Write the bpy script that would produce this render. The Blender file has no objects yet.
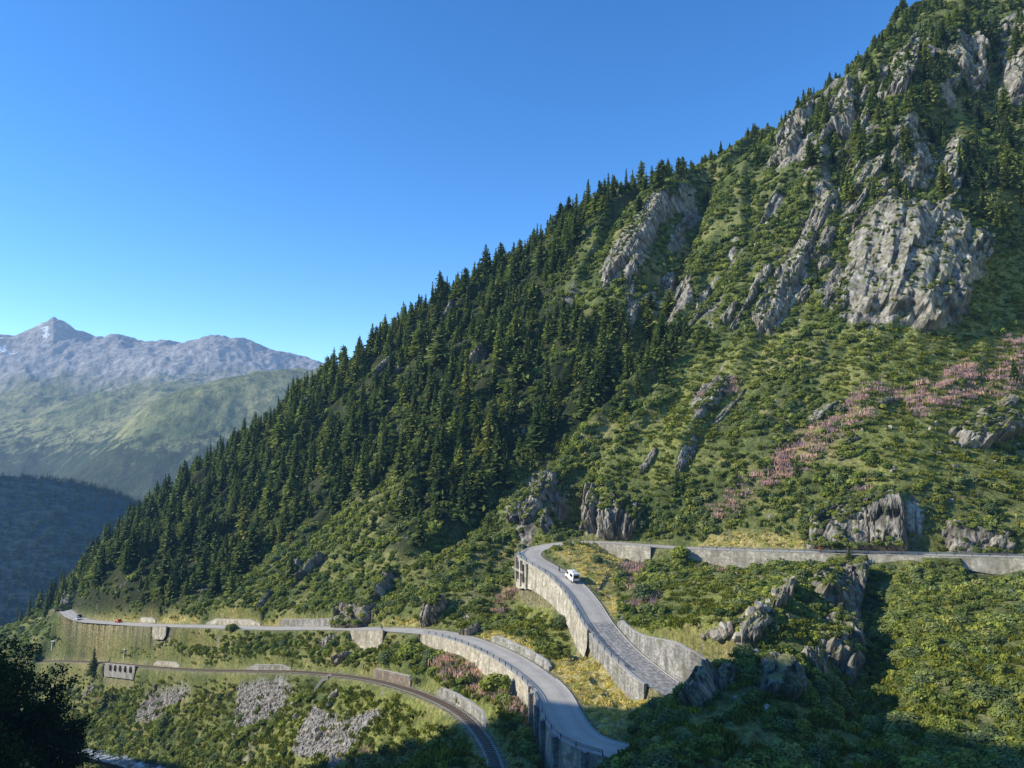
import bpy, bmesh, math, random
import numpy as np
from mathutils import Vector, Matrix, kdtree
random.seed(7)
RNG = np.random.default_rng(11)
SC = bpy.context.scene
COL = SC.collection
R = math.radians

# ------------------------------------------------------------------ camera
F = 769.0
PITCH = math.atan(66 / F)
CP, SP = math.cos(PITCH), math.sin(PITCH)
def ray(px, py):
    x = (px - 512) / F; u = (384 - py) / F
    return np.array([x, CP - u * SP, SP + u * CP])      # right, forward, up
def P(px, py, Y):
    d = ray(px, py); return d * (Y / d[1])
def proj(X, Y, Z):
    f = Y * CP + Z * SP; u = -Y * SP + Z * CP
    f = np.where(f < .1, .1, f)
    return 512 + F * X / f, 384 - F * u / f, f

# ------------------------------------------------------------------ noise
def _h(i, j, s):
    n = (i.astype(np.int64) * 374761393 + j.astype(np.int64) * 668265263 + s * 1442695041) & 0xffffffff
    n = ((n ^ (n >> 13)) * 1274126177) & 0xffffffff
    n = (n ^ (n >> 16)) & 0xffffffff
    return n.astype(np.float64) / 4294967295.0 * 2 * np.pi
def noise(x, y, s=0):
    xi = np.floor(x); yi = np.floor(y); xf = x - xi; yf = y - yi
    u = xf * xf * xf * (xf * (xf * 6 - 15) + 10); v = yf * yf * yf * (yf * (yf * 6 - 15) + 10)
    def g(a, b):
        t = _h(xi + a, yi + b, s); return np.cos(t) * (xf - a) + np.sin(t) * (yf - b)
    a = g(0, 0); b = g(1, 0); c = g(0, 1); d = g(1, 1)
    return ((a + (b - a) * u) * (1 - v) + (c + (d - c) * u) * v) * 1.5
def fbm(x, y, o=4, s=0, lac=2.03, gain=.5):
    r = 0; a = 1; n = 0
    for k in range(o):
        r = r + a * noise(x * lac ** k + 17.3 * k, y * lac ** k - 9.1 * k, s + k); n += a; a *= gain
    return r / n
def ridged(x, y, o=4, s=0):
    r = 0; a = 1; n = 0
    for k in range(o):
        r = r + a * (1 - 2 * np.abs(noise(x * 2.07 ** k + 5.3 * k, y * 2.07 ** k + 3.1 * k, s + k))); n += a; a *= .5
    return r / n
def sstep(a, b, x):
    t = np.clip((x - a) / (b - a), 0, 1); return t * t * (3 - 2 * t)

# ------------------------------------------------------------------ thin-plate surface
class TPS:
    def __init__(s, pts, sc=100.0, reg=1e-4):
        p = np.array(pts, float); s.sc = sc
        s.c = p[:, :2] / sc; n = len(p)
        A = np.zeros((n + 3, n + 3)); A[:n, :n] = s.k(s.c[:, None] - s.c[None]) + np.eye(n) * reg
        A[:n, n] = 1; A[:n, n + 1:] = s.c; A[n, :n] = 1; A[n + 1:, :n] = s.c.T
        s.w = np.linalg.solve(A, np.concatenate([p[:, 2], np.zeros(3)]))
    def k(s, d):
        r2 = (d ** 2).sum(-1) + 1e-12; return .5 * r2 * np.log(r2)
    def __call__(s, X, Y):
        X = np.asarray(X, float); Y = np.asarray(Y, float); sh = X.shape
        q = np.stack([X.ravel(), Y.ravel()], 1) / s.sc; out = np.empty(len(q)); n = len(s.c)
        for i in range(0, len(q), 60000):
            b = q[i:i + 60000]
            dx = b[:, 0:1] - s.c[None, :, 0]; dy = b[:, 1:2] - s.c[None, :, 1]
            r2 = dx * dx + dy * dy + 1e-12
            out[i:i + 60000] = (.5 * r2 * np.log(r2)) @ s.w[:n] + s.w[n] + b @ s.w[n + 1:]
        return out.reshape(sh)

# ------------------------------------------------------------------ road and railway courses
def course(raw, step=1.0):
    q = np.array([P(*r) if len(r) == 3 else np.array(r[:3]) for r in raw])
    out = []
    n = len(q)
    for i in range(n - 1):
        p0 = q[max(i - 1, 0)]; p1 = q[i]; p2 = q[i + 1]; p3 = q[min(i + 2, n - 1)]
        k = max(2, int(np.linalg.norm(p2 - p1) / step))
        for t in np.arange(k) / k:
            out.append(.5 * (2 * p1 + (p2 - p0) * t + (2 * p0 - 5 * p1 + 4 * p2 - p3) * t * t + (3 * p1 - p0 - 3 * p2 + p3) * t ** 3))
    out.append(q[-1]); o = np.array(out)
    for _ in range(25):
        o[1:-1] = (o[:-2] + o[1:-1] * 2 + o[2:]) / 4
    # resample uniformly
    s = np.concatenate([[0], np.cumsum(np.linalg.norm(np.diff(o[:, :2], axis=0), axis=1))])
    m = int(s[-1] / step); t = np.linspace(0, s[-1], m)
    return np.stack([np.interp(t, s, o[:, i]) for i in range(3)], 1)
ROAD = course([(1160, 562, 184), (1024, 557, 200), (940, 555, 207), (850, 553, 216), (780, 551, 224), (700, 548.5, 235),
    (650, 545.5, 243), (600, 542, 252), (565, 543, 253), (540, 547, 248), (529, 553, 240), (533, 559, 232), (548, 567, 223), (567, 580, 212), (585, 600, 198),
    (600, 625, 183), (623, 652, 166), (645, 670, 155), (667, 687, 146), (37.5, 138, -46.0, 0), (40, 130, -46.8, 0),
    (35, 123.5, -47.4, 0), (27, 122, -47.9, 0), (617, 750, 123), (593, 745, 127.5), (575, 733, 133), (565, 717, 141), (555, 695, 152), (540, 679, 163),
    (510, 658, 181), (475, 642, 200), (440, 633, 217), (400, 629.5, 229), (380, 629, 237), (330, 628, 257), (270, 628, 281),
    (200, 626, 314), (150, 625, 345), (100, 622, 384), (85, 620.5, 398), (72, 616, 418), (66, 611, 442), (58, 609, 470)])
RAIL = course([(505, 800, 120), (496, 768, 137), (487, 745, 149), (468, 720, 163), (440, 702, 177), (400, 687, 197), (360, 678, 217),
    (300, 672, 240), (250, 671, 262), (200, 670, 290), (160, 667.5, 318), (125, 664.5, 345), (95, 662, 372), (60, 661, 405), (40, 662, 430)])
def tangents(c):
    t = np.gradient(c[:, :2], axis=0); return t / np.linalg.norm(t, axis=1)[:, None]
RT, LT = tangents(ROAD), tangents(RAIL)
RH, LH = 3.3, 1.45           # half widths
def near_idx(c, px, py):
    x, y, f = proj(c[:, 0], c[:, 1], c[:, 2]); return int(np.argmin((x - px) ** 2 + (y - py) ** 2))
# wall heights per sample and side: index 0 left of travel, 1 right of travel. positive = ground falls away, negative = ground stands higher
RD = np.zeros((len(ROAD), 2)); LD = np.zeros((len(RAIL), 2))
WALLS = []
def wall(c, D, side, a, b, h, ease=8, **kw):
    i0, i1 = sorted((near_idx(c, *a), near_idx(c, *b))); i1 += kw.pop('ext', 0)
    s = np.arange(i0, i1 + 1)
    if callable(h): hh = h((s - i0) / max(1, i1 - i0))
    else: hh = np.full(len(s), float(h))
    e = np.minimum(1, np.minimum(s - i0 + 1, i1 - s + 1) / ease) if ease else 1
    hh = hh * e
    D[s, side] = hh
    WALLS.append(dict(c=c, side=side, s=s, h=hh, **kw))
# ROAD travels right -> hairpin -> down -> left.  Right-of-travel while going left (-X) is +Y (uphill); left is downhill (towards camera)
S = 'stone'
wall(ROAD, RD, 0, (838, 553), (690, 548), lambda t: .7 + 6.5 * np.exp(-((t - .5) / .24) ** 2), 4, label='long pale retaining wall under the upper road right of the dark shrubs', tone='cream')
wall(ROAD, RD, 0, (1024, 557), (868, 554), lambda t: .7 + .8 * np.sin(t * 9), 4, label='low broken stone wall under the upper road at the right edge of the photo', tone='cream')
wall(ROAD, RD, 0, (655, 546), (603, 542), 2.6, 3, label='pale stone wall holding the road just past the hairpin, above the yellow grass', tone='cream')
wall(ROAD, RD, 1, (525, 549), (604, 632), lambda t: 4.3 - 1.1 * t + 2.2 * np.exp(-((t - .08) / .1) ** 2) + 1.5 * np.exp(-((t - .85) / .14) ** 2), 3, label='high pale wall carrying the outer edge of the hairpin, with dark buttress openings', tone='cream')
wall(ROAD, RD, 1, (606, 634), (662, 683), lambda t: .8 + 1.6 * t, 3, label='grey concrete wall along the outer edge of the cobbled road section', tone='grey')
wall(ROAD, RD, 0, (606, 622), (672, 688), lambda t: -(1.6 + 4.8 * np.exp(-((t - .7) / .35) ** 2)), 4, ext=16, label='tall rough grey retaining wall above the cobbled stretch of road', tone='grey')
wall(ROAD, RD, 0, (612, 750), (549, 690), lambda t: 6.5 - 3.0 * t, 3, label='tall wall with pillars under the shaded lower bend', tone='cream')
wall(ROAD, RD, 0, (548, 688), (432, 632), lambda t: 2.5 - 1.4 * t, 3, label='curved stone wall below the lower road beside the pink flowers', tone='cream')
wall(ROAD, RD, 1, (532, 672), (478, 641), -1.3, 3, label='low grey wall at the uphill edge of the lower road', tone='grey')
wall(ROAD, RD, 0, (394, 629), (362, 629), lambda t: 4.2 * np.exp(-((t - .35) / .4) ** 2), 3, label='pale triangular culvert wall under the lower road beneath the cyclist', tone='cream')
wall(ROAD, RD, 1, (322, 628), (270, 628), -2.0, 2, label='low grey block wall beside the lower road left of the grey cliff', tone='grey')
wall(ROAD, RD, 1, (250, 627), (196, 626), -1.8, 8, label='pale long wall beside the lower road with sloping ends', tone='cream')
wall(ROAD, RD, 1, (146, 625), (130, 624), -2.0, 4, label='small pale wall beside the far road near the red car', tone='cream')
wall(ROAD, RD, 0, (176, 626), (162, 625.5), 2.5, 3, label='short pale wall under the far lower road', tone='cream')
wall(RAIL, LD, 1, (476, 728), (428, 698), -1.8, 4, label='dry stone wall above the railway curve', tone='grey')
wall(RAIL, LD, 1, (402, 688), (366, 679), -2.0, 2, label='brown stone retaining wall at the inner side of the railway', tone='brown')
wall(RAIL, LD, 1, (285, 672), (240, 671), -1.3, 7, label='low pale stone wall beside the straight railway', tone='grey')
wall(RAIL, LD, 1, (174, 668), (148, 667), -1.6, 5, label='pale angular wall above the railway right of the small viaduct', tone='cream')
wall(RAIL, LD, 0, (140, 665.5), (110, 663.5), 2.7, 2, label='', tone='viaduct')

def soften(D):
    w_ = np.hanning(15); w_ /= w_.sum()
    for k in (0, 1): D[:, k] = np.convolve(D[:, k], w_, 'same')
soften(RD); soften(LD)
# ------------------------------------------------------------------ natural surface control points
G = []
for c in (ROAD, RAIL):
    for i in range(0, len(c), 22): G.append(tuple(c[i]))
for q in [
  (1024,500,217),(1024,430,245),(1024,330,292),(1024,220,342),(1024,100,390),(1024,0,430),(1024,-150,500),(1024,-300,590),
  (900,505,216),(900,430,243),(900,330,287),(900,250,318),(900,150,362),(900,60,412),(930,16,445),(972,-24,470),
  (800,500,235),(800,400,272),(800,300,318),(800,200,370),(808,134,430),
  (700,500,252),(700,400,297),(700,300,348),(700,220,395),(702,177,440),
  (600,500,264),(600,440,292),(600,350,340),(600,270,392),(602,216,450),
  (500,580,262),(500,500,302),(500,420,348),(500,340,405),(503,279,470),
  (430,600,237),(430,550,277),(430,480,328),(430,400,390),(432,322,480),
  (330,590,290),(330,540,335),(330,480,395),(330,388,510),
  (230,590,350),(230,540,410),(230,462,540),
  (150,600,378),(150,560,450),(152,520,575),
  (80,600,450),(75,592,515),
  (30,622,560),(-40,640,570),
  # spur and slopes lower right
  (640,768,98),(640,748,104),(686,692,117),(712,664,128),(738,630,146),(770,595,172),(795,572,195),(822,563,211),
  (760,768,96),(760,700,108),(760,650,122),(775,610,155),(800,620,150),(840,600,176),(810,660,128),(850,640,152),(866,600,182),
  (900,768,98),(1024,768,100),(900,700,120),(900,640,150),(950,600,176),(1024,600,172),(1024,660,140),
  (720,610,182),(700,575,212),(660,590,200),(630,575,222),(705,630,166),(615,600,203),(585,650,182),
  (560,640,192),(530,610,215),(510,600,228),(560,670,170),(600,700,150),(620,715,140),(600,730,134),(575,690,157),
  # valley lower left
  (520,745,141),(535,765,132),(440,740,166),(400,740,180),(400,768,171),(300,740,212),(300,768,203),(200,740,262),(200,768,251),
  (150,745,292),(110,735,323),(60,700,383),(20,690,420),(0,665,455),(40,740,368),(70,747,346),(100,754,320),(130,760,299),(165,770,274),(230,800,228),(60,790,300),(110,810,262),(0,770,260),(0,830,215),
  (240,650,275),(100,640,378),(400,655,214),(330,650,241),(480,690,178)]:
    G.append(tuple(P(*q)))
# behind the crest (out of sight)
for px, py, Y in [(432,322,480),(330,388,510),(230,462,540),(152,520,575),(503,279,470),(602,216,450),(702,177,440),(808,134,430),(930,16,445)]:
    a = P(px, py, Y); G.append((a[0] + 45, a[1] + 80, a[2] - 22 if px < 650 else a[2] + 30))
    G.append((a[0] + 120, a[1] + 230, a[2] - 70 if px < 650 else a[2] + 60))
# camera side: steep bank below the viewpoint and the shaded valley side to the left
G += [(0,0,-1.8),(-12,8,-6),(0,20,-15),(25,25,-16),(-40,20,-22),(0,50,-31),(-40,60,-31),(-54,82,-33),(-50,100,-52),(40,55,-31),(30,75,-36),(80,60,-24),(120,95,-14),(190,110,10),
      (-20,90,-52),(20,88,-40),(-68,110,-50),(0,120,-60),(-50,150,-80),(-100,190,-104),(-165,255,-122),
      (-230,275,-54),(-230,194,6),(-230,152,54),(-230,122,88),(-230,108,112),(-230,80,126),(-225,40,150),(-225,-60,165),(-100,-30,60),(-330,275,-30),(-330,194,30),(-330,120,105),(-330,60,130),(-330,-40,180),  # unseen ridge, heights shaped to cast the foreground shadow
      (-150,120,0),(-170,180,-42),(-190,240,-78),(-102,130,-48),(-82,90,-22),(-120,60,12),(-240,330,-112),(-280,420,-118),(-400,500,-110),(-420,300,-20),(-560,500,-90),
      (0,-40,12),(100,-20,20),(-60,-60,40),(-140,-10,60)]
TP = TPS(G, reg=2e-4)

SAMP = np.concatenate([ROAD, RAIL]); STAN = np.concatenate([RT, LT]); SDROP = np.concatenate([RD, LD])
SHW = np.concatenate([np.full(len(ROAD), RH + .5), np.full(len(RAIL), LH + .4)])
KD = kdtree.KDTree(len(SAMP))
for i, p in enumerate(SAMP): KD.insert((p[0], p[1], 0), i)
KD.balance()
# coarse raster telling which cells are near a course
CX0, CY0, CN = -420, 60, 600
near_r = np.zeros((CN, CN), bool)
for p in SAMP:
    i = int((p[0] - CX0)); j = int((p[1] - CY0))
    near_r[max(0, i - 30):i + 31, max(0, j - 30):j + 31] = True
def road_dist(X, Y):
    """distance to nearest course, index, side (+1 left)"""
    X = np.asarray(X, float).ravel(); Y = np.asarray(Y, float).ravel()
    d = np.full(X.shape, 99.0); idx = np.zeros(X.shape, int); side = np.zeros(X.shape)
    i = (X - CX0).astype(int); j = (Y - CY0).astype(int)
    ok = (i >= 0) & (i < CN) & (j >= 0) & (j < CN)
    ok[ok] = near_r[i[ok], j[ok]]
    for k in np.nonzero(ok)[0]:
        co, n, dd = KD.find((X[k], Y[k], 0)); idx[k] = n
        t = STAN[n]; v = (X[k] - co[0], Y[k] - co[1])
        cr = t[0] * v[1] - t[1] * v[0]
        side[k] = 1 if cr > 0 else -1; d[k] = dd
    return d, idx, side
def base_z(X, Y):
    X = np.asarray(X, float); Y = np.asarray(Y, float)
    return TP(X, Y)
def detail(X, Y, d):
    q = (X - Y) * .7071; p = (X + Y) * .7071
    k = sstep(6, 30, d)
    up = sstep(212, 275, X + Y) * sstep(215, 275, Y)
    wq = q + 6 * fbm(X / 60, Y / 60, 3, 50)
    r = ridged(wq / 34, p / 150, 3, 3)
    r2 = ridged(wq / 13, p / 60, 3, 9)
    ph = wq / 36 + .5 * noise(p / 70, q / 90, 77); fr = ph - np.floor(ph); saw = (fr - sstep(.84, 1, fr)) * (.55 + .6 * noise(np.floor(ph) * 3.1 + p / 60, p / 45, 78))
    z = k * (up * (5.0 * r + 2.0 * r2 + 13 * np.clip(saw, -1, 1) * (1 - sstep(60, 110, X) * (1 - sstep(290, 330, Y)))) + (1 - up) * (1.0 * r + .5 * r2))
    z = z + k * .9 * fbm(X / 14, Y / 14, 4, 21) + sstep(4.5, 9, d) * .25 * fbm(X / 2.5, Y / 2.5, 3, 31)
    return z
GULLY = []; CAVE = None
def carve(X, Y):
    z = 0
    for pts, dep, wd in GULLY:
        best = np.full(X.shape, 1e9)
        for a, b in zip(pts[:-1], pts[1:]):
            ab = b[:2] - a[:2]; t = np.clip(((X - a[0]) * ab[0] + (Y - a[1]) * ab[1]) / (ab @ ab), 0, 1)
            dx = X - a[0] - t * ab[0]; dy = Y - a[1] - t * ab[1]; best = np.minimum(best, np.hypot(dx, dy))
        z = z + dep * np.exp(-(best / wd) ** 2)
    return z
def ground(X, Y, full=False):
    X = np.asarray(X, float); Y = np.asarray(Y, float); sh = X.shape
    X = X.ravel(); Y = Y.ravel()
    d, idx, side = road_dist(X, Y)
    nat = base_z(X, Y) + detail(X, Y, d) - carve(X, Y) * sstep(5, 16, d)
    rz = SAMP[idx, 2]; hw = SHW[idx]; e = d - hw
    drop = np.where(side > 0, SDROP[idx, 0], SDROP[idx, 1])
    has = np.abs(drop) > .4
    bl = np.where(has, .65, np.where(hw > 3, 3.5, 2.2))
    n2 = nat - drop * np.exp(-(np.maximum(e, 0) / 9.0) ** 2)
    t = sstep(0, 1, (e - np.where(has, np.where(drop > 0, -.85, .5), 0)) / bl)
    z = np.where(d < 60, (rz - .12) * (1 - t) + n2 * t, nat)
    if CAVE is not None:
        b = np.full(X.shape, 1e9)
        for p, q in zip(CAVE[:-1], CAVE[1:]):
            ab = q[:2] - p[:2]; s_ = np.clip(((X - p[0]) * ab[0] + (Y - p[1]) * ab[1]) / (ab @ ab), 0, 1); b = np.minimum(b, np.hypot(X - p[0] - s_ * ab[0], Y - p[1] - s_ * ab[1]))
        z = z - np.minimum(np.maximum(z - (CAVE[0][2] - 1), 0), 20) * np.exp(-(b / 7.5) ** 4) * sstep(3.8, 4.8, d)
    # keep ground beside an unwalled course from towering over it
    if full: return z.reshape(sh), d.reshape(sh), idx.reshape(sh)
    return z.reshape(sh)
def hit(px, py, lo=60, hi=700):
    d = ray(px, py); Ys = np.geomspace(lo, hi, 500)
    t = Ys / d[1]; X = d[0] * t; Z = d[2] * t
    g = ground(X, Ys); b = np.nonzero(g > Z)[0]
    if len(b) == 0: k = int(np.argmin(Z - g))
    else: k = b[0]
    return np.array([X[k], Ys[k], g[k]])
def normal(X, Y, e=6.0):
    a = TP(np.array([X - e, X + e, X, X]), np.array([Y, Y, Y - e, Y + e]))
    n = np.array([-(a[1] - a[0]) / (2 * e), -(a[3] - a[2]) / (2 * e), 1.0]); return n / np.linalg.norm(n)

for path, dep, wd in [([(708, 165), (690, 215), (655, 300), (600, 380), (545, 450)], 20, 9), ([(600, 330), (520, 430), (440, 530)], 7, 9),
    ([(865, 585), (866, 640), (845, 690)], 8, 6), ([(1000, 30), (985, 110)], 9, 8), ([(860, 90), (835, 180), (780, 270)], 7, 7), ([(940, 110), (900, 200)], 7, 6),
    ([(420, 400), (340, 500), (290, 560)], 6, 8), ([(360, 420), (250, 530)], 5, 8)]:
    pts = [hit(*q) for q in path]; GULLY.append((pts, dep, wd))
CAVE = [hit(570, 536) + [0, 3, 0], hit(575, 512), hit(574, 490)]
_carve = carve
def carve(X, Y):
    return _carve(X, Y)

# ------------------------------------------------------------------ painted regions (which ground cover grows where)
MW, MH = 1024, 768
yy, xx = np.mgrid[0:MH, 0:MW]
def poly(pts):
    m = np.zeros((MH, MW), bool); n = len(pts)
    for i in range(n):
        x0, y0 = pts[i]; x1, y1 = pts[(i + 1) % n]
        if y0 == y1: continue
        c = ((y0 > yy) != (y1 > yy)) & (xx < (x1 - x0) * (yy - y0) / (y1 - y0) + x0)
        m ^= c
    return m
def blur(m, r):
    m = m.astype(float)
    for _ in range(2):
        for ax in (0, 1):
            p = np.pad(m, [(r + 1, r) if a == ax else (0, 0) for a in (0, 1)], mode='edge')
            c = np.cumsum(p, axis=ax)
            m = (np.take(c, range(2 * r + 1, c.shape[ax]), axis=ax) - np.take(c, range(0, c.shape[ax] - 2 * r - 1), axis=ax)) / (2 * r + 1)
    return m
def region(polys, r):
    m = np.zeros((MH, MW), bool)
    for p in polys: m |= poly(p)
    return blur(m, r)
z1 = lambda L: [(470 + x / 3.2, 510 + y / 3.2) for x, y in L]
z2 = lambda L: [(x / 3.657, 568 + y / 3.657) for x, y in L]
z3 = lambda L: [(250 + x / 3.657, 568 + y / 3.657) for x, y in L]
M = {}
M['forest'] = region([[(40,612),(60,590),(120,535),(250,415),(330,350),(430,270),(500,230),(560,190),(640,150),(720,128),(690,170),(640,200),(600,215),(570,260),(560,300),
    (610,330),(640,350),(625,395),(575,430),(545,462),(500,485),(470,520),(430,530),(405,560),(385,545),(420,480),(395,470),(330,520),(270,550),(235,590),(180,606),(90,614)]], 5)
M['crest'] = region([[(690,175),(690,120),(760,90),(860,20),(935,-20),(1024,-20),(1024,60),(960,40),(900,60),(830,110),(770,150)]], 6)
M['crag_trees'] = region([[(880,60),(1024,20),(1024,235),(960,215),(900,190),(850,225),(810,180)],[(800,110),(880,90),(870,170),(800,180)],[(600,330),(660,300),(700,350),(640,400)]], 6)
M['pink'] = region([[(1030,325),(1030,385),(930,415),(880,420),(900,392),(960,365)],[(880,380),(900,392),(800,470),(720,520),(700,515),(760,465),(820,418)],[(440,650),(530,690),(535,720),(500,705),(440,672)],[(735,486),(775,450),(800,440),(760,480),(712,505)],[(640,585),(660,600),(650,615),(630,600)]]+[[(868,384),(884,394),(830,430),(770,470),(735,486),(775,450),(815,425)],[(1030,338),(1030,372),(960,390),(905,402),(950,372)],
    z1([(70,330),(120,250),(170,210),(190,215),(130,300),(90,345)]),z1([(20,480),(75,520),(60,560),(0,530)]),z3([(700,300),(800,330),(930,400),(900,430),(820,400),(720,350)]),
    z1([(480,180),(550,170),(560,240),(510,260)]),z1([(740,140),(840,220),(880,240),(820,215),(745,170)]),[(722,500),(742,490),(735,512),(722,518)],
    z3([(380,700),(440,650),(450,680),(400,725)]),z2([(320,510),(400,450),(410,460),(340,520)]),z2([(215,395),(260,360),(265,380),(220,410)]),z1([(185,600),(210,620),(200,680),(180,690)]),
    [(705,395),(740,372),(742,384),(712,405)],[(840,500),(870,480),(872,488),(845,510)]], 3)
M['dry'] = region([[(551,551),(575,545),(607,544),(636,556),(618,566),(612,590),(622,615),(614,620),(598,592),(575,566)],
    z1([(20,380),(150,400),(240,470),(330,470),(400,430),(440,450),(470,560),(600,590),(540,660),(500,750),(420,715),(370,650),(320,570),(250,510),(120,430),(20,405)]),
    z3([(830,230),(900,220),(1040,270),(1040,320),(900,280),(820,250)]),[(690,547),(698,537),(740,531),(800,534),(806,549)],z3([(480,190),(600,190),(640,210),(560,215),(470,210)]),
    [(80,618),(200,616),(200,624),(80,624)],[(230,622),(350,622),(350,627),(230,627)]], 2)
M['scree'] = region([z2([(540,455),(700,430),(660,490),(560,565),(490,545)]),z2([(870,430),(1040,395),(1040,520),(950,560),(860,580)]),z3([(0,430),(100,400),(160,440),(60,540),(0,560)]),
    z3([(230,500),(340,560),(480,510),(490,540),(390,600),(330,690),(150,680),(180,590)]),z3([(270,725),(390,610),(400,620),(300,735)]),
    z3([(230,290),(290,240),(320,245),(260,290),(225,300)]),z2([(300,455),(330,425),(340,440),(310,465)])], 2)
M['meadow'] = region([[(840,330),(1030,250),(1030,420),(900,470),(820,400)],[(690,360),(760,330),(730,400),(640,470),(600,480)],[(1030,235),(1030,500),(960,470),(870,490),(850,470),(930,420),(870,410),(890,330),(960,265)],[(640,470),(700,380),(760,330),(800,330),(740,400),(680,470),(640,500)],
    [(330,690),(560,700),(440,768),(250,768)],z1([(130,330),(200,260),(310,330),(330,420),(240,440)]),
    z1([(540,260),(760,200),(900,240),(800,420),(700,430),(620,330)])], 7)
M['rocky'] = region([[(780,110),(830,60),(930,30),(1010,20),(1000,80),(930,130),(960,190),(985,250),(940,280),(895,330),(850,325),(800,300),(720,330),(640,340),(600,290),(640,210),(700,180),(690,300),(760,230)],
    [(505,520),(545,460),(560,490),(620,495),(630,540),(520,548)],[(805,552),(815,505),(860,498),(905,520),(905,552)],[(940,552),(955,520),(1020,535),(1024,552)],
    [(815,565),(865,565),(860,610),(870,640),(850,680),(830,600)],z1([(800,420),(850,370),(900,310),(950,270),(1000,190),(1010,250),(900,400),(840,440)])], 4)
M['rockface'] = region([[(848,318),(850,270),(880,225),(930,205),(975,235),(980,262),(940,275),(895,322),(868,330)],[(750,338),(770,300),(790,255),(812,240),(808,280),(775,335)],
    [(600,285),(618,240),(640,215),(665,200),(655,240),(625,280)],[(650,330),(665,300),(700,270),(690,300),(662,335)],[(778,165),(790,110),(815,100),(812,160)],
    [(958,85),(968,40),(985,38),(985,90)],[(1003,110),(1003,20),(1024,10),(1024,110)],[(690,418),(695,390),(722,375),(715,400),(705,418)]], 3)
def look(name, px, py):
    i = np.clip(py.astype(int), 0, MH - 1); j = np.clip(px.astype(int), 0, MW - 1)
    return M[name][i, j]
# ------------------------------------------------------------------ mesh and object helpers
def mesh_np(name, V, Q, mats=(), smooth=False, attrs=None, tri=False):
    V = np.asarray(V, np.float32); Q = np.asarray(Q, np.int32); k = Q.shape[1]
    me = bpy.data.meshes.new(name)
    me.vertices.add(len(V)); me.vertices.foreach_set('co', V.ravel())
    me.loops.add(Q.size); me.loops.foreach_set('vertex_index', Q.ravel())
    me.polygons.add(len(Q)); me.polygons.foreach_set('loop_start', np.arange(0, Q.size, k, dtype=np.int32))
    me.polygons.foreach_set('loop_total', np.full(len(Q), k, np.int32))
    me.polygons.foreach_set('use_smooth', np.full(len(Q), smooth))
    for m in mats: me.materials.append(m)
    for an, (dom, arr) in (attrs or {}).items():
        arr = np.asarray(arr, np.float32)
        if arr.ndim == 1:
            a = me.attributes.new(an, 'FLOAT', dom); a.data.foreach_set('value', arr)
        else:
            a = me.attributes.new(an, 'FLOAT_COLOR', dom)
            if arr.shape[1] == 3: arr = np.concatenate([arr, np.ones((len(arr), 1), np.float32)], 1)
            a.data.foreach_set('color', arr.ravel())
    me.update(calc_edges=True); me.validate()
    return me
def link(name, data, parent=None, **kw):
    o = bpy.data.objects.new(name, data); COL.objects.link(o)
    if parent is not None: o.parent = parent
    for k, v in kw.items():
        if v: o[k] = v
    return o
def empty(name, loc, rz=0, **kw):
    o = link(name, None, **kw); o.location = loc; o.rotation_euler = (0, 0, rz); o.empty_display_size = .5
    return o
def copy_tree(src, loc, rot=None, sc=None, label=None, group=None, cat=None):
    c = src.copy(); COL.objects.link(c); c.location = loc
    if rot is not None: c.rotation_euler = rot
    if sc is not None: c.scale = sc
    if label: c['label'] = label
    if group: c['group'] = group
    if cat: c['category'] = cat
    for ch in src.children:
        d = ch.copy(); COL.objects.link(d); d.parent = c
        for g in ch.children:
            e = g.copy(); COL.objects.link(e); e.parent = d
    return c
def bm_box(bm, c, s, rz=0, taper=1.0, bevel=0):
    m = Matrix.Translation(c) @ Matrix.Rotation(rz, 4, 'Z')
    vs = []
    for z in (-.5, .5):
        k = taper if z > 0 else 1
        for x, y in ((-.5, -.5), (.5, -.5), (.5, .5), (-.5, .5)):
            vs.append(bm.verts.new(m @ Vector((x * s[0] * k, y * s[1] * k, z * s[2]))))
    fs = [(3, 2, 1, 0), (4, 5, 6, 7), (0, 1, 5, 4), (1, 2, 6, 5), (2, 3, 7, 6), (3, 0, 4, 7)]
    for f in fs: bm.faces.new([vs[i] for i in f])
    return vs
def bm_tube(bm, a, b, r, n=8, r2=None):
    a = Vector(a); b = Vector(b); d = (b - a).normalized()
    u = d.orthogonal().normalized(); v = d.cross(u); r2 = r if r2 is None else r2
    A = [bm.verts.new(a + (u * math.cos(2 * math.pi * i / n) + v * math.sin(2 * math.pi * i / n)) * r) for i in range(n)]
    B = [bm.verts.new(b + (u * math.cos(2 * math.pi * i / n) + v * math.sin(2 * math.pi * i / n)) * r2) for i in range(n)]
    for i in range(n): bm.faces.new((A[i], A[(i + 1) % n], B[(i + 1) % n], B[i]))
    bm.faces.new(A[::-1]); bm.faces.new(B)
def bm_obj(name, bm, mat, parent=None, smooth=False, bevel=0, **kw):
    bmesh.ops.recalc_face_normals(bm, faces=bm.faces)
    me = bpy.data.meshes.new(name); bm.to_mesh(me); bm.free()
    for m in (mat if isinstance(mat, (list, tuple)) else [mat]): me.materials.append(m)
    if smooth:
        for p in me.polygons: p.use_smooth = True
    o = link(name, me, parent, **kw)
    if bevel:
        b = o.modifiers.new('bevel', 'BEVEL'); b.width = bevel; b.segments = 2; b.limit_method = 'ANGLE'
    return o

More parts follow.
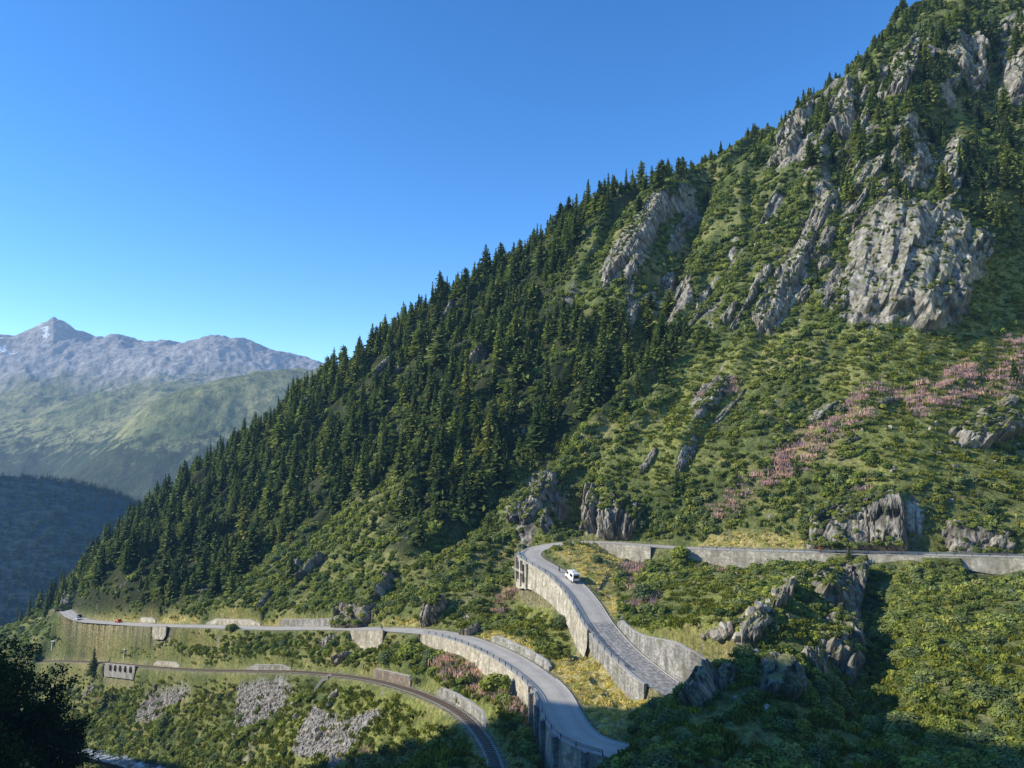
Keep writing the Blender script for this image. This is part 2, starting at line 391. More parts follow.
# ------------------------------------------------------------------ materials
class NT:
    def __init__(s, name, haze=0):
        s.m = bpy.data.materials.new(name); s.m.use_nodes = True; s.t = s.m.node_tree; s.t.nodes.clear()
        s.out = s.n('ShaderNodeOutputMaterial'); s.x = 0
    def n(s, ty, **kw):
        o = s.t.nodes.new(ty)
        for k, v in kw.items(): setattr(o, k, v)
        return o
    def l(s, a, b): s.t.links.new(a, b)
    def val(s, sock, v):
        if isinstance(v, bpy.types.NodeSocket): s.l(v, sock)
        elif isinstance(v, (tuple, list)) and len(v) == 3 and sock.type == 'RGBA': sock.default_value = (*v, 1)
        else: sock.default_value = v
    def attr(s, name, out='Fac'): return s.n('ShaderNodeAttribute', attribute_name=name).outputs[out]
    def pos(s): return s.n('ShaderNodeNewGeometry').outputs['Position']
    def obj(s): return s.n('ShaderNodeTexCoord').outputs['Object']
    def noise(s, scale, detail=4, vec=None, rough=.55, dist=0, out='Fac'):
        o = s.n('ShaderNodeTexNoise'); o.inputs['Scale'].default_value = scale; o.inputs['Detail'].default_value = detail
        o.inputs['Roughness'].default_value = rough; o.inputs['Distortion'].default_value = dist
        if vec is not None: s.l(vec, o.inputs['Vector'])
        return o.outputs[out]
    def voro(s, scale, vec=None, feature='F1', out='Distance', rnd=1):
        o = s.n('ShaderNodeTexVoronoi', feature=feature); o.inputs['Scale'].default_value = scale
        o.inputs['Randomness'].default_value = rnd
        if vec is not None: s.l(vec, o.inputs['Vector'])
        return o.outputs[out]
    def mapv(s, vec, scale=(1, 1, 1), rot=(0, 0, 0)):
        o = s.n('ShaderNodeMapping'); o.inputs['Scale'].default_value = scale; o.inputs['Rotation'].default_value = rot
        s.l(vec, o.inputs['Vector']); return o.outputs[0]
    def math(s, op, a, b=0.0, c=None, clamp=False):
        o = s.n('ShaderNodeMath', operation=op, use_clamp=clamp); s.val(o.inputs[0], a); s.val(o.inputs[1], b)
        if c is not None: s.val(o.inputs[2], c)
        return o.outputs[0]
    def mr(s, v, a, b, c=0.0, d=1.0, smooth=False):
        o = s.n('ShaderNodeMapRange', clamp=True)
        if smooth: o.interpolation_type = 'SMOOTHSTEP'
        s.val(o.inputs[0], v)
        for i, q in enumerate((a, b, c, d)): s.val(o.inputs[i + 1], q)
        return o.outputs[0]
    def mix(s, f, a, b, mode='MIX'):
        o = s.n('ShaderNodeMix', data_type='RGBA', blend_type=mode); s.val(o.inputs['Factor'], f)
        s.val(o.inputs['A'], a); s.val(o.inputs['B'], b)
        return o.outputs['Result']
    def ramp(s, f, stops):
        o = s.n('ShaderNodeValToRGB'); e = o.color_ramp.elements
        while len(e) < len(stops): e.new(.5)
        for q, (p, c) in zip(e, stops): q.position = p; q.color = (*c, 1)
        s.l(f, o.inputs[0]); return o.outputs[0]
    def bump(s, h, dist=.3, strength=1, nrm=None):
        o = s.n('ShaderNodeBump'); o.inputs['Strength'].default_value = strength; o.inputs['Distance'].default_value = dist
        s.l(h, o.inputs['Height'])
        if nrm is not None: s.l(nrm, o.inputs['Normal'])
        return o.outputs[0]
    def bsdf(s, col, rough=.9, nrm=None, metal=0, spec=.25, **kw):
        o = s.n('ShaderNodeBsdfPrincipled'); s.val(o.inputs['Base Color'], col); s.val(o.inputs['Roughness'], rough)
        o.inputs['Metallic'].default_value = metal; o.inputs['Specular IOR Level'].default_value = spec
        if nrm is not None: s.l(nrm, o.inputs['Normal'])
        return o.outputs[0]
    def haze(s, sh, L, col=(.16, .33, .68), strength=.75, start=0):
        """aerial perspective painted into the material: blue emission mixed in with distance"""
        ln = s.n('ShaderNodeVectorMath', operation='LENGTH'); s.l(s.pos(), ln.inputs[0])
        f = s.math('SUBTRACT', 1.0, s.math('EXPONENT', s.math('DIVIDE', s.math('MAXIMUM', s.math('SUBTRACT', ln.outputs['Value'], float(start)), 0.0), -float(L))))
        em = s.n('ShaderNodeEmission'); em.inputs[0].default_value = (*col, 1); em.inputs[1].default_value = strength  # blue glow laid over the surface in place of real air
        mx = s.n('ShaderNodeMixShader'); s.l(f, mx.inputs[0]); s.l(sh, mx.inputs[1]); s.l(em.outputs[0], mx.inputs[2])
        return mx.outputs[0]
    def done(s, sh): s.l(sh, s.out.inputs[0]); return s.m

HL = 9000.0
def simple(name, col, rough=.6, metal=0, var=.12, scale=6.0, spec=.4):
    t = NT(name); n = t.noise(scale, 4, t.obj())
    a = tuple(c * (1 - var) for c in col); b = tuple(min(1, c * (1 + var)) for c in col)
    return t.done(t.bsdf(t.mix(n, a, b), rough, metal=metal, spec=spec))

def lerp(a, b, t):
    t = np.clip(t, 0, 1)[..., None]; return a * (1 - t) + np.asarray(b, float) * t
def rampc(v, stops):
    xs = [q[0] for q in stops]; return np.stack([np.interp(v, xs, [q[1][i] for q in stops]) for i in range(3)], -1)
def n01(v): return np.clip(.5 + .75 * v, 0, 1)
def rock_rgb(X, Y, Z, seed=0):
    q = (X - Y) * .7071; p = (X + Y) * .7071 + Z
    w = noise(q / 9, p / 14, 200)
    a = n01(fbm(q / 3.2 + w, p / 11, 4, 201 + seed)); b = n01(fbm(q / 1.1, p / 2.6, 3, 210 + seed)); c = n01(fbm(X / 22, Z / 18 + Y / 22, 3, 220))
    base = rampc(a, [(.15, (.10, .092, .08)), (.36, (.25, .23, .195)), (.6, (.40, .37, .31)), (.85, (.58, .54, .45))])
    base = lerp(base, (.13, .12, .11), (.42 - b) * 2.6)
    base = lerp(base, (.31, .25, .16), (c - .55) * 1.3)
    crack = np.abs(noise(q / 2.3 + w, p / 9 + Z / 20, 230)); base = lerp(base, (.03, .028, .026), (1 - crack / .10) * .85)
    crack2 = np.abs(noise(q / .9 + w * 2, p / 3.5 + Z / 9, 231)); base = lerp(base, base * .35, (1 - crack2 / .12) * .7)
    lich = n01(fbm(X / 1.7, Y / 1.7 + Z / 1.7, 4, 240)); base = lerp(base, (.15, .16, .06), (lich - .6) * 3.0)
    return base
def grass_rgb(X, Y, Z=0):
    X = X + .6 * Z; Y = Y + .8 * Z
    a = n01(fbm(X / 28, Y / 28, 5, 250)); b = n01(fbm(X / 3.5, Y / 3.5, 4, 260)); c = n01(fbm(X / 1.1, Y / 1.1, 2, 270))
    g = rampc(a, [(.2, (.075, .105, .035)), (.42, (.14, .17, .055)), (.6, (.225, .24, .08)), (.85, (.31, .28, .12))])
    g = lerp(g, g * .5, (.52 - b) * 2.2); g = lerp(g, g * .55, (.45 - c) * 1.6); return g
def terrain_mat():
    t = NT('alpine_ground'); p = t.pos()
    n = t.noise(1.1, 4, p, .78)
    col = t.mix(1.0, t.attr('col', 'Color'), t.ramp(n, [(.3, (.30, .34, .30)), (.48, (.9, .9, .9)), (.66, (1.6, 1.5, 1.4))]), 'MULTIPLY')
    return t.done(t.haze(t.bsdf(col, .95, t.bump(n, .5, .9), spec=.1), HL))
def rock_mat(name='crag_stone'):
    t = NT(name); p = t.pos()
    q = t.mapv(p, (1, 1, .4), (R(20), R(-38), R(40)))
    n = t.noise(1.1, 4, q, .72)
    col = t.mix(1.0, t.attr('col', 'Color'), t.ramp(n, [(.3, (.42, .42, .44)), (.46, (.95, .94, .92)), (.7, (1.35, 1.33, 1.28))]), 'MULTIPLY')
    return t.done(t.haze(t.bsdf(col, .9, t.bump(n, .45, 1.0), spec=.2), HL))
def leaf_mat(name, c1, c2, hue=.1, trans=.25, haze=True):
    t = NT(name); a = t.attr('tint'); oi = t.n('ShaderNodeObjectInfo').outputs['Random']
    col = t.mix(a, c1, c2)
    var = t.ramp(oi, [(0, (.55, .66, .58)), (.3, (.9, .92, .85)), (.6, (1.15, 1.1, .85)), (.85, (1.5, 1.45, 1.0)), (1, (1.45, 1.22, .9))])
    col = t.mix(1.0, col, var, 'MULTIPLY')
    d = t.n('ShaderNodeBsdfDiffuse'); t.l(col, d.inputs[0])
    tr = t.n('ShaderNodeBsdfTranslucent'); t.l(t.mix(1.0, col, (1.15, 1.25, .6), 'MULTIPLY'), tr.inputs[0])
    mx = t.n('ShaderNodeMixShader'); mx.inputs[0].default_value = trans; t.l(d.outputs[0], mx.inputs[1]); t.l(tr.outputs[0], mx.inputs[2])
    return t.done(t.haze(mx.outputs[0], HL) if haze else mx.outputs[0])
def wall_mat(name, c1, c2, bs=1.3):
    t = NT(name); p = t.pos(); n = t.noise(.5, 5, t.mapv(p, (1, 1, .45)), .7)
    v = t.voro(bs, t.mapv(p, (1, 1, 1.5)), out='Color'); sx = t.n('ShaderNodeSeparateColor'); t.l(v, sx.inputs[0])
    c = t.mix(sx.outputs[0], tuple(q * .72 for q in c1), c2); c = t.mix(t.mr(n, .36, .6, .8, 0), c, tuple(q * .42 for q in c1)); c = t.mix(t.mr(t.noise(.8, 3, t.mapv(p, (1, 1, .1)), .6), .5, .66, 0, .4), c, tuple(q * .4 for q in c1)); c = t.mix(t.mr(t.noise(.3, 3, p), .58, .68, 0, .5), c, (.14, .15, .05))
    return t.done(t.haze(t.bsdf(c, .9, t.bump(n, .15), spec=.2), HL))
# ------------------------------------------------------------------ terrain sheet
th = np.concatenate([np.arange(-112, -37, 1.0), np.arange(-37, 36.6, .085), np.arange(37, 75, 1.0)]) * math.pi / 180
rr = np.concatenate([[1.5, 3], np.geomspace(5, 88, 130), np.geomspace(90, 640, 780), np.geomspace(648, 1150, 50)])
TH, RRg = np.meshgrid(th, rr)
GX = RRg * np.sin(TH); GY = RRg * np.cos(TH)
GZ, GD, GI = ground(GX, GY, full=True)
NX = normal
px, py, dep = proj(GX, GY, GZ)
infr = (px > -60) & (px < 1084) & (py > -80) & (py < 900) & (dep > 20)
att = {k: np.where(infr, look(k, px.ravel(), py.ravel()).reshape(px.shape), 0) for k in ('forest', 'pink', 'dry', 'scree', 'meadow', 'rocky', 'rockface')}
HWg = SHW[GI]; cut = np.where(GD < 8, 1 - sstep(0, .7, GD - HWg), 0)
# crags: push bare rock faces into broken blocks along the slope normal
rk = np.clip(att['rockface'] * 1.0 + att['rocky'] * .55, 0, 1) * sstep(5, 9, GD)
q = (GX - GY) * .7071; p_ = (GX + GY) * .7071
blk = ridged(q / 7 + .35 * noise(GX / 9, GZ / 9, 70), p_ / 22 + GZ / 30, 4, 60)
blk2 = np.abs(noise(q / 3.1, p_ / 6 + GZ / 7, 65))
DISP = rk * (3.0 * blk + 1.8 * blk2 + .6 * ridged(q / 1.7, p_ / 4 + GZ / 5, 2, 66))
V = np.stack([GX - .35 * DISP, GY - .8 * DISP, GZ + .35 * DISP], -1)
# visibility along each column of the sheet, for choosing what the photo shows
elev = V[..., 2] / np.hypot(V[..., 0], V[..., 1]); run = np.maximum.accumulate(elev, 0)
VIS = elev >= np.concatenate([np.full((1, elev.shape[1]), -9), run[:-1]], 0) - .004
nr, nc = GX.shape
idx = np.arange(nr * nc).reshape(nr, nc)
quads = np.stack([idx[:-1, :-1], idx[:-1, 1:], idx[1:, 1:], idx[1:, :-1]], -1).reshape(-1, 4)
# ground cover colour, grown from noise and the regions
GNx = np.gradient(V[..., 2], axis=1) / np.maximum(np.gradient(GX, axis=1) ** 2 + np.gradient(GY, axis=1) ** 2, 1e-6) ** .5
GNr = np.gradient(V[..., 2], axis=0) / np.gradient(RRg, axis=0)
UPZ = 1 / np.sqrt(1 + GNx ** 2 + GNr ** 2)
g = grass_rgb(GX, GY, V[..., 2]); SX = GX + .6 * V[..., 2]; SY = GY + .8 * V[..., 2]
N5 = n01(fbm(SX / 4, SY / 4, 4, 300)); N2 = n01(fbm(SX / .9, SY / .9, 2, 310)); N13 = n01(fbm(q / 8, p_ / 20, 4, 320))
g = lerp(g, rampc(N2, [(.2, (.15, .18, .045)), (.8, (.33, .34, .10))]), att['meadow'] * (.15 + .8 * sstep(.3, .6, N5)))
dryc = rampc(N2, [(.15, (.36, .29, .10)), (.85, (.66, .56, .25))])
dryc = lerp(dryc, (.23, .26, .05), sstep(.5, .68, N5) * .85)
g = lerp(g, dryc, att['dry'] * (.7 + .3 * N5))
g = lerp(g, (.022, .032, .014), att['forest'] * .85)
g = lerp(g, rampc(N2, [(.2, (.20, .15, .08)), (.8, (.42, .20, .24))]), att['pink'] * (.05 + .22 * N5))
sv = np.random.default_rng(5).random(GX.shape); sc_ = rampc(.6 * sv + .4 * N2, [(0, (.07, .07, .068)), (.35, (.22, .215, .21)), (1, (.46, .45, .43))])
g = lerp(g, sc_, sstep(.38, .52, att['scree'] + (N5 - .5) * 1.2))
rcol = rock_rgb(V[..., 0], V[..., 1], V[..., 2])
RF = sstep(.55, .68, att['rockface'] * 1.15 + att['rocky'] * .40 + (1 - sstep(.38, .6, UPZ)) * .16 + (N13 - .5) * 1.5) * sstep(4.6, 6, GD)
g = lerp(g, rcol, RF)
g = lerp(g, rampc(N2, [(.2, (.17, .15, .09)), (.8, (.33, .30, .2))]), cut * .75)
COLR = g.reshape(-1, 3)
me = mesh_np('mountain_slope', V.reshape(-1, 3), quads, [terrain_mat()], True, {'col': ('POINT', COLR)})
link('mountain_slope', me, kind='structure')
GV = V

# ------------------------------------------------------------------ far country
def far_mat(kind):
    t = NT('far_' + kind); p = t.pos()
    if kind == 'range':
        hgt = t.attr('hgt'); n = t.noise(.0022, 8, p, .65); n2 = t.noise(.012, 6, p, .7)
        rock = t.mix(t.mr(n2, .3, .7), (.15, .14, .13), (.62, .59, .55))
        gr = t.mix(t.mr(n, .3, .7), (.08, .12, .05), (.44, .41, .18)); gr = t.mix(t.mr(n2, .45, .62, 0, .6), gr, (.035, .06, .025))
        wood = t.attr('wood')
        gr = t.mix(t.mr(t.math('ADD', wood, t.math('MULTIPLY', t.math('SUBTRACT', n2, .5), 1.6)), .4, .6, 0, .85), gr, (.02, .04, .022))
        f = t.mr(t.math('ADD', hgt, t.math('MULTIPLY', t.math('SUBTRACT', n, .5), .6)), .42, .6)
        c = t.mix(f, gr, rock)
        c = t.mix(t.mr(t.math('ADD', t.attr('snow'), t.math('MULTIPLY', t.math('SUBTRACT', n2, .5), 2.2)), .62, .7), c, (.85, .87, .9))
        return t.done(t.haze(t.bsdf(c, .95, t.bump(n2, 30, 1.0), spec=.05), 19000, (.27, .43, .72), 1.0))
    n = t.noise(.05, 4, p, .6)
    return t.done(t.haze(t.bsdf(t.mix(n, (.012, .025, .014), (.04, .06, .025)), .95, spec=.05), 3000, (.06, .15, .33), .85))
def far_sheet(name, pts, th, rr, amp, mat, extra):
    tp = TPS([tuple(P(*q)) for q in pts], sc=4000, reg=1e-5)
    T, Rr = np.meshgrid(R(1) * th, rr); X = Rr * np.sin(T); Y = Rr * np.cos(T)
    Z = tp(X, Y); Z, at = extra(X, Y, Z)
    n, m = X.shape; ii = np.arange(n * m).reshape(n, m)
    qd = np.stack([ii[:-1, :-1], ii[:-1, 1:], ii[1:, 1:], ii[1:, :-1]], -1).reshape(-1, 4)
    me = mesh_np(name, np.stack([X, Y, Z], -1).reshape(-1, 3), qd, [mat], True, {k: ('POINT', v.ravel()) for k, v in at.items()})
    o = link(name, me, kind='structure'); return tp, o
crest = [(-60,338),(0,339),(20,339),(50,338),(70,340),(85,342),(100,345),(115,339),(135,347),(160,346),(180,350),(200,343),(230,341),(248,348),(280,358),(330,368),(380,382),(450,400)]
FP = [(x, y, 9000) for x, y in crest] + [(x, y + 30, 10500) for x, y in crest[::2]] + [
  (0,385,7900),(100,383,7900),(200,367,8200),(300,380,8500),(-60,430,6500),(0,430,6500),(0,480,5200),(60,492,4800),(100,440,5500),(100,408,6200),
  (262,380,5200),(200,389,5000),(330,378,5600),(150,405,4900),(200,430,4500),(120,482,4200),(260,420,4700),(180,465,4300),(260,392,6400),(330,392,6800),(200,400,6300),
  (380,385,5900),(450,420,5600),(60,540,3600),(200,540,3500),(400,520,4200),(-60,540,3600),(-200,360,9000),(-200,460,5500),(-200,560,3500),
  (0,640,2600),(200,640,2600),(-200,640,2600),(400,640,3000),(600,470,9000),(600,560,4200)]
def ex_range(X, Y, Z):
    px, py, f = proj(X, Y, Z)
    d = Y
    k = sstep(4800, 7600, d)
    r = ridged(X / 900, Y / 900, 6, 81); r2 = ridged((X + Y * .4) / 420, (Y - X * .3) / 900, 5, 85)
    near_c = np.exp(-((d - 9050) / 500) ** 2)
    Z = Z + (k * (110 * r + 55 * r2) + (1 - k) * (38 * r2 + 14 * fbm(X / 140, Y / 140, 4, 88))) * (1 - .62 * near_c) + near_c * 34 * ridged(X / 170, Y / 500, 4, 90)
    Z = Z + np.exp(-((d - 9000) / 600) ** 2) * 190 * np.clip(1 - np.abs(px - 52) / 42, 0, 1) ** 1.3 * (1 + .25 * noise(X / 120, Y / 300, 95)); hg = np.clip((430 - py) / 100, 0, 1) * .75 + k * .30 - .10
    hg = np.where(d < 6300, hg * .3, hg)
    snow = np.maximum.reduce([np.exp(-(((px - a) / sa) ** 2 + ((py - b) / sb) ** 2)) for a, b, sa, sb in [(45, 345, 5, 5), (38, 337, 7, 3), (4, 354, 8, 6), (12, 358, 12, 3), (2, 342, 7, 3)]])
    wood = np.clip((py - 400) / 90, 0, 1)
    return Z, dict(hgt=hg, snow=snow, wood=wood)
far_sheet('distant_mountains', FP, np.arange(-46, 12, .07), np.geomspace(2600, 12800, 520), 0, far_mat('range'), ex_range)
HP = [(-200,470,1750),(-60,477,1750),(0,481,1720),(30,483,1710),(60,487,1700),(100,497,1690),(130,511,1680),(180,560,1650),(240,610,1600),
      (-60,495,2100),(0,500,2100),(60,510,2100),(130,530,2100),(-60,560,1450),(0,560,1430),(50,600,1300),(100,560,1450),(0,640,1150),(60,660,1100),(150,640,1250),(-150,600,1250),(-250,480,1700),(-300,600,1200)]
def ex_hill(X, Y, Z):
    return Z + 9 * ridged(X / 260, Y / 260, 4, 91), {}
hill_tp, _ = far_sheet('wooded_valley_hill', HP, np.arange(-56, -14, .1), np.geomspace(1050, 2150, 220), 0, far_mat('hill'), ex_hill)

# ------------------------------------------------------------------ course ribbons
def ribbon(c, T, u0, u1, z, s0=0, s1=None, n=2, cols=None):
    """strip between lateral offsets u0..u1 (positive = left of travel)"""
    s1 = len(c) if s1 is None else s1
    N = np.stack([-T[s0:s1, 1], T[s0:s1, 0]], 1); us = np.linspace(u0, u1, n)
    V = np.zeros((s1 - s0, n, 3)); V[..., :2] = c[s0:s1, None, :2] + N[:, None] * us[None, :, None]; V[..., 2] = c[s0:s1, 2:3] + z
    ii = np.arange((s1 - s0) * n).reshape(s1 - s0, n)
    q = np.stack([ii[:-1, :-1], ii[1:, :-1], ii[1:, 1:], ii[:-1, 1:]], -1).reshape(-1, 4)
    return V.reshape(-1, 3), q[:, ::-1]
def join(parts):
    V = []; Q = []; o = 0
    for v, q in parts: V.append(v); Q.append(q + o); o += len(v)
    return np.concatenate(V), np.concatenate(Q)
def road_mat():
    t = NT('worn_asphalt'); p = t.pos(); n = t.noise(.25, 5, p, .6); n2 = t.noise(6, 4, p, .7)
    u = t.attr('u'); st = t.noise(1.0, 3, t.mapv(p, (.4, .4, .4)), .5)
    c = t.mix(t.mr(n, .3, .7), (.46, .42, .35), (.60, .55, .46)); c = t.mix(t.mr(n2, .3, .7, .25, 0), c, (.26, .25, .23))
    # wheel tracks and a darker seam along the crown
    w = t.math('ABSOLUTE', t.math('SUBTRACT', t.math('ABSOLUTE', u), 1.65)); c = t.mix(t.mr(w, .2, .8, .28, 0), c, (.29, .28, .26))
    e = t.mr(t.math('ABSOLUTE', u), 2.9, 3.2, 0, .6); c = t.mix(e, c, (.42, .39, .32))
    cob = t.attr('cob')
    v = t.voro(1.1, t.mapv(p, (1, 1, .1)), out='Color'); sx = t.n('ShaderNodeSeparateColor'); t.l(v, sx.inputs[0])
    stripe = t.noise(1.0, 3, t.n('ShaderNodeCombineXYZ').outputs[0], .5)
    cc = t.mix(t.mr(t.noise(1.1, 4, p, .8), .42, .58), (.10, .10, .10), (.42, .41, .38))
    ln = t.math('ABSOLUTE', t.math('SINE', t.math('MULTIPLY', u, 3.1)))
    cc = t.mix(t.mr(ln, .0, .35, .75, 0), cc, (.07, .07, .07))
    c = t.mix(t.math('MULTIPLY', cob, .75), c, cc)
    # darker band on the lower bend
    c = t.mix(t.math('MULTIPLY', t.attr('patch'), .45), c, (.2, .2, .2))
    return t.done(t.haze(t.bsdf(c, .85, t.bump(n2, .03), spec=.3), HL))
v, qd = ribbon(ROAD, RT, -RH, RH, .0, n=23)
# gentle cross fall so the strip is not a flat plate
u = np.tile(np.linspace(-RH, RH, 23), len(ROAD)); v[:, 2] -= .018 * np.abs(u)
sidx = np.repeat(np.arange(len(ROAD)), 23)
c0, c1 = near_idx(ROAD, 598, 624), near_idx(ROAD, 667, 687)
cob = sstep(c0 - 1, c0 + 1, sidx) * (1 - sstep(c1, c1 + 8, sidx))
p0, p1 = near_idx(ROAD, 571, 727), near_idx(ROAD, 612, 750)
ii0, ii1 = sorted((p0, p1)); patch = sstep(ii0 - 12, ii0 - 9, sidx) * (1 - sstep(ii0 - 3, ii0 + 1, sidx))
me = mesh_np('road', v, qd, [road_mat()], True, {'u': ('POINT', u), 'cob': ('POINT', cob), 'patch': ('POINT', patch)})
link('mountain_road', me, kind='structure')
paint = simple('road_paint', (.55, .55, .52), .7, var=.3, scale=3)
# kerb stones and painted lines
i_lb = near_idx(ROAD, 475, 642); i_hp = near_idx(ROAD, 565, 543)
LP_ = [ribbon(ROAD, RT, -.07, .07, .012, near_idx(ROAD, 630, 752) - 20, near_idx(ROAD, 440, 633))]
a0, a1 = near_idx(ROAD, 640, 668), near_idx(ROAD, 475, 642)
LP_.append(ribbon(ROAD, RT, -3.02, -2.9, -.04, near_idx(ROAD, 617, 750) - 8, a1))
LP_.append(ribbon(ROAD, RT, -.06, .06, .012, near_idx(ROAD, 567, 580), c0 - 2))
vv, qq = join(LP_)
link('road_markings', mesh_np('road_markings', vv, qq, [paint]), kind='structure')
kerbm = simple('kerb_concrete', (.42, .41, .38), .85, var=.25, scale=2)
def solid_strip(c, T, u0, u1, z0, z1, s0, s1):
    a = ribbon(c, T, u0, u1, z1, s0, s1); b = ribbon(c, T, u1, u1 + (1e-3 if u1 > u0 else -1e-3), z1, s0, s1)
    V1 = a[0].reshape(-1, 2, 3); lo = V1.copy(); lo[..., 2] += z0 - z1; n = len(V1)
    V = np.concatenate([V1, lo], 1).reshape(-1, 3); ii = np.arange(n * 4).reshape(n, 4)
    q = [np.stack([ii[:-1, x], ii[1:, x], ii[1:, y], ii[:-1, y]], -1) for x, y in ((0, 1), (1, 3), (3, 2), (2, 0))]
    q.append(np.array([ii[0, [0, 1, 3, 2]], ii[-1, [0, 2, 3, 1]]]))
    return V, np.concatenate(q)
k = []
k.append(solid_strip(ROAD, RT, -3.25, -3.42, -.2, .1, near_idx(ROAD, 617, 750) - 12, near_idx(ROAD, 540, 679)))
k.append(solid_strip(ROAD, RT, 3.25, 3.42, -.2, .1, near_idx(ROAD, 617, 750) - 12, near_idx(ROAD, 440, 633)))
k.append(solid_strip(ROAD, RT, 3.25, 3.42, -.2, .1, near_idx(ROAD, 567, 580), near_idx(ROAD, 667, 687)))
vv, qq = join(k); link('kerb', mesh_np('kerb', vv, qq, [kerbm]), kind='structure')

# railway: ballast bed as setting, the track itself a thing
def ballast_mat():
    t = NT('ballast'); p = t.pos(); n = t.noise(7, 3, p, .8); n2 = t.noise(.4, 4, p)
    c = t.mix(t.mr(n, .3, .7), (.20, .18, .15), (.48, .44, .37)); c = t.mix(t.mr(n2, .5, .7, 0, .6), c, (.16, .16, .07))
    return t.done(t.haze(t.bsdf(c, .95, t.bump(n, .08)), HL))
link('railway_ballast', mesh_np('railway_ballast', *ribbon(RAIL, LT, -LH, LH, .02, n=5), [ballast_mat()], True), kind='structure')
railroot = empty('railway_track', tuple(RAIL[60]), label='single narrow gauge railway track curving along the slope below the road', category='railway track')
steel = simple('rusty_rail_steel', (.20, .14, .10), .5, .6)
sleeperm = simple('dark_sleeper_wood', (.15, .12, .09), .9)
O0 = RAIL[60]
for off in (-.5, .5):
    v_, q_ = solid_strip(RAIL, LT, off - .04, off + .04, .05, .24, 0, len(RAIL)); link('rail', mesh_np('rail', v_ - O0, q_, [steel]), railroot)
v_, q_ = solid_strip(RAIL, LT, -.05, .05, .05, .2, 0, len(RAIL)); link('rack_rail', mesh_np('rack_rail', v_ - O0, q_, [steel]), railroot)
bm = bmesh.new()
for i in range(0, len(RAIL), 1):
    a = math.atan2(LT[i][1], LT[i][0]); bm_box(bm, tuple(RAIL[i] - O0 + np.array([0, 0, .07])), (.24, 1.9, .12), a)
bm_obj('sleepers', bm, sleeperm, railroot, kind='stuff')

# river
vr = [P(*q) for q in [(40,740,368),(70,747,346),(100,754,320),(130,760,299),(165,770,274),(230,800,228)]]
vr = np.array(vr)
def river_mat():
    t = NT('white_water'); p = t.pos(); n = t.noise(.35, 6, t.mapv(p, (1, .5, 1), (0, 0, R(-40))), .75, 1.0); n2 = t.noise(2.5, 4, p, .7)
    c = t.mix(t.mr(n, .48, .6), (.03, .05, .06), (.75, .8, .85))
    return t.done(t.bsdf(c, .25, t.bump(t.math('ADD', n, n2), .35), spec=.5))
tt = np.linspace(0, len(vr) - 1, 120); cr = np.stack([np.interp(tt, range(len(vr)), vr[:, i]) for i in range(3)], 1)
for _ in range(20): cr[1:-1] = (cr[:-2] + 2 * cr[1:-1] + cr[2:]) / 4
cr[:, 2] += 1.4
V_, Q_ = ribbon(cr, tangents(cr), -8, 8, 0, n=30)
V_[:, 2] += .35 * fbm(V_[:, 0] / 3, V_[:, 1] / 3, 3, 44)
link('river', mesh_np('river', V_, Q_, [river_mat()], True), kind='structure')
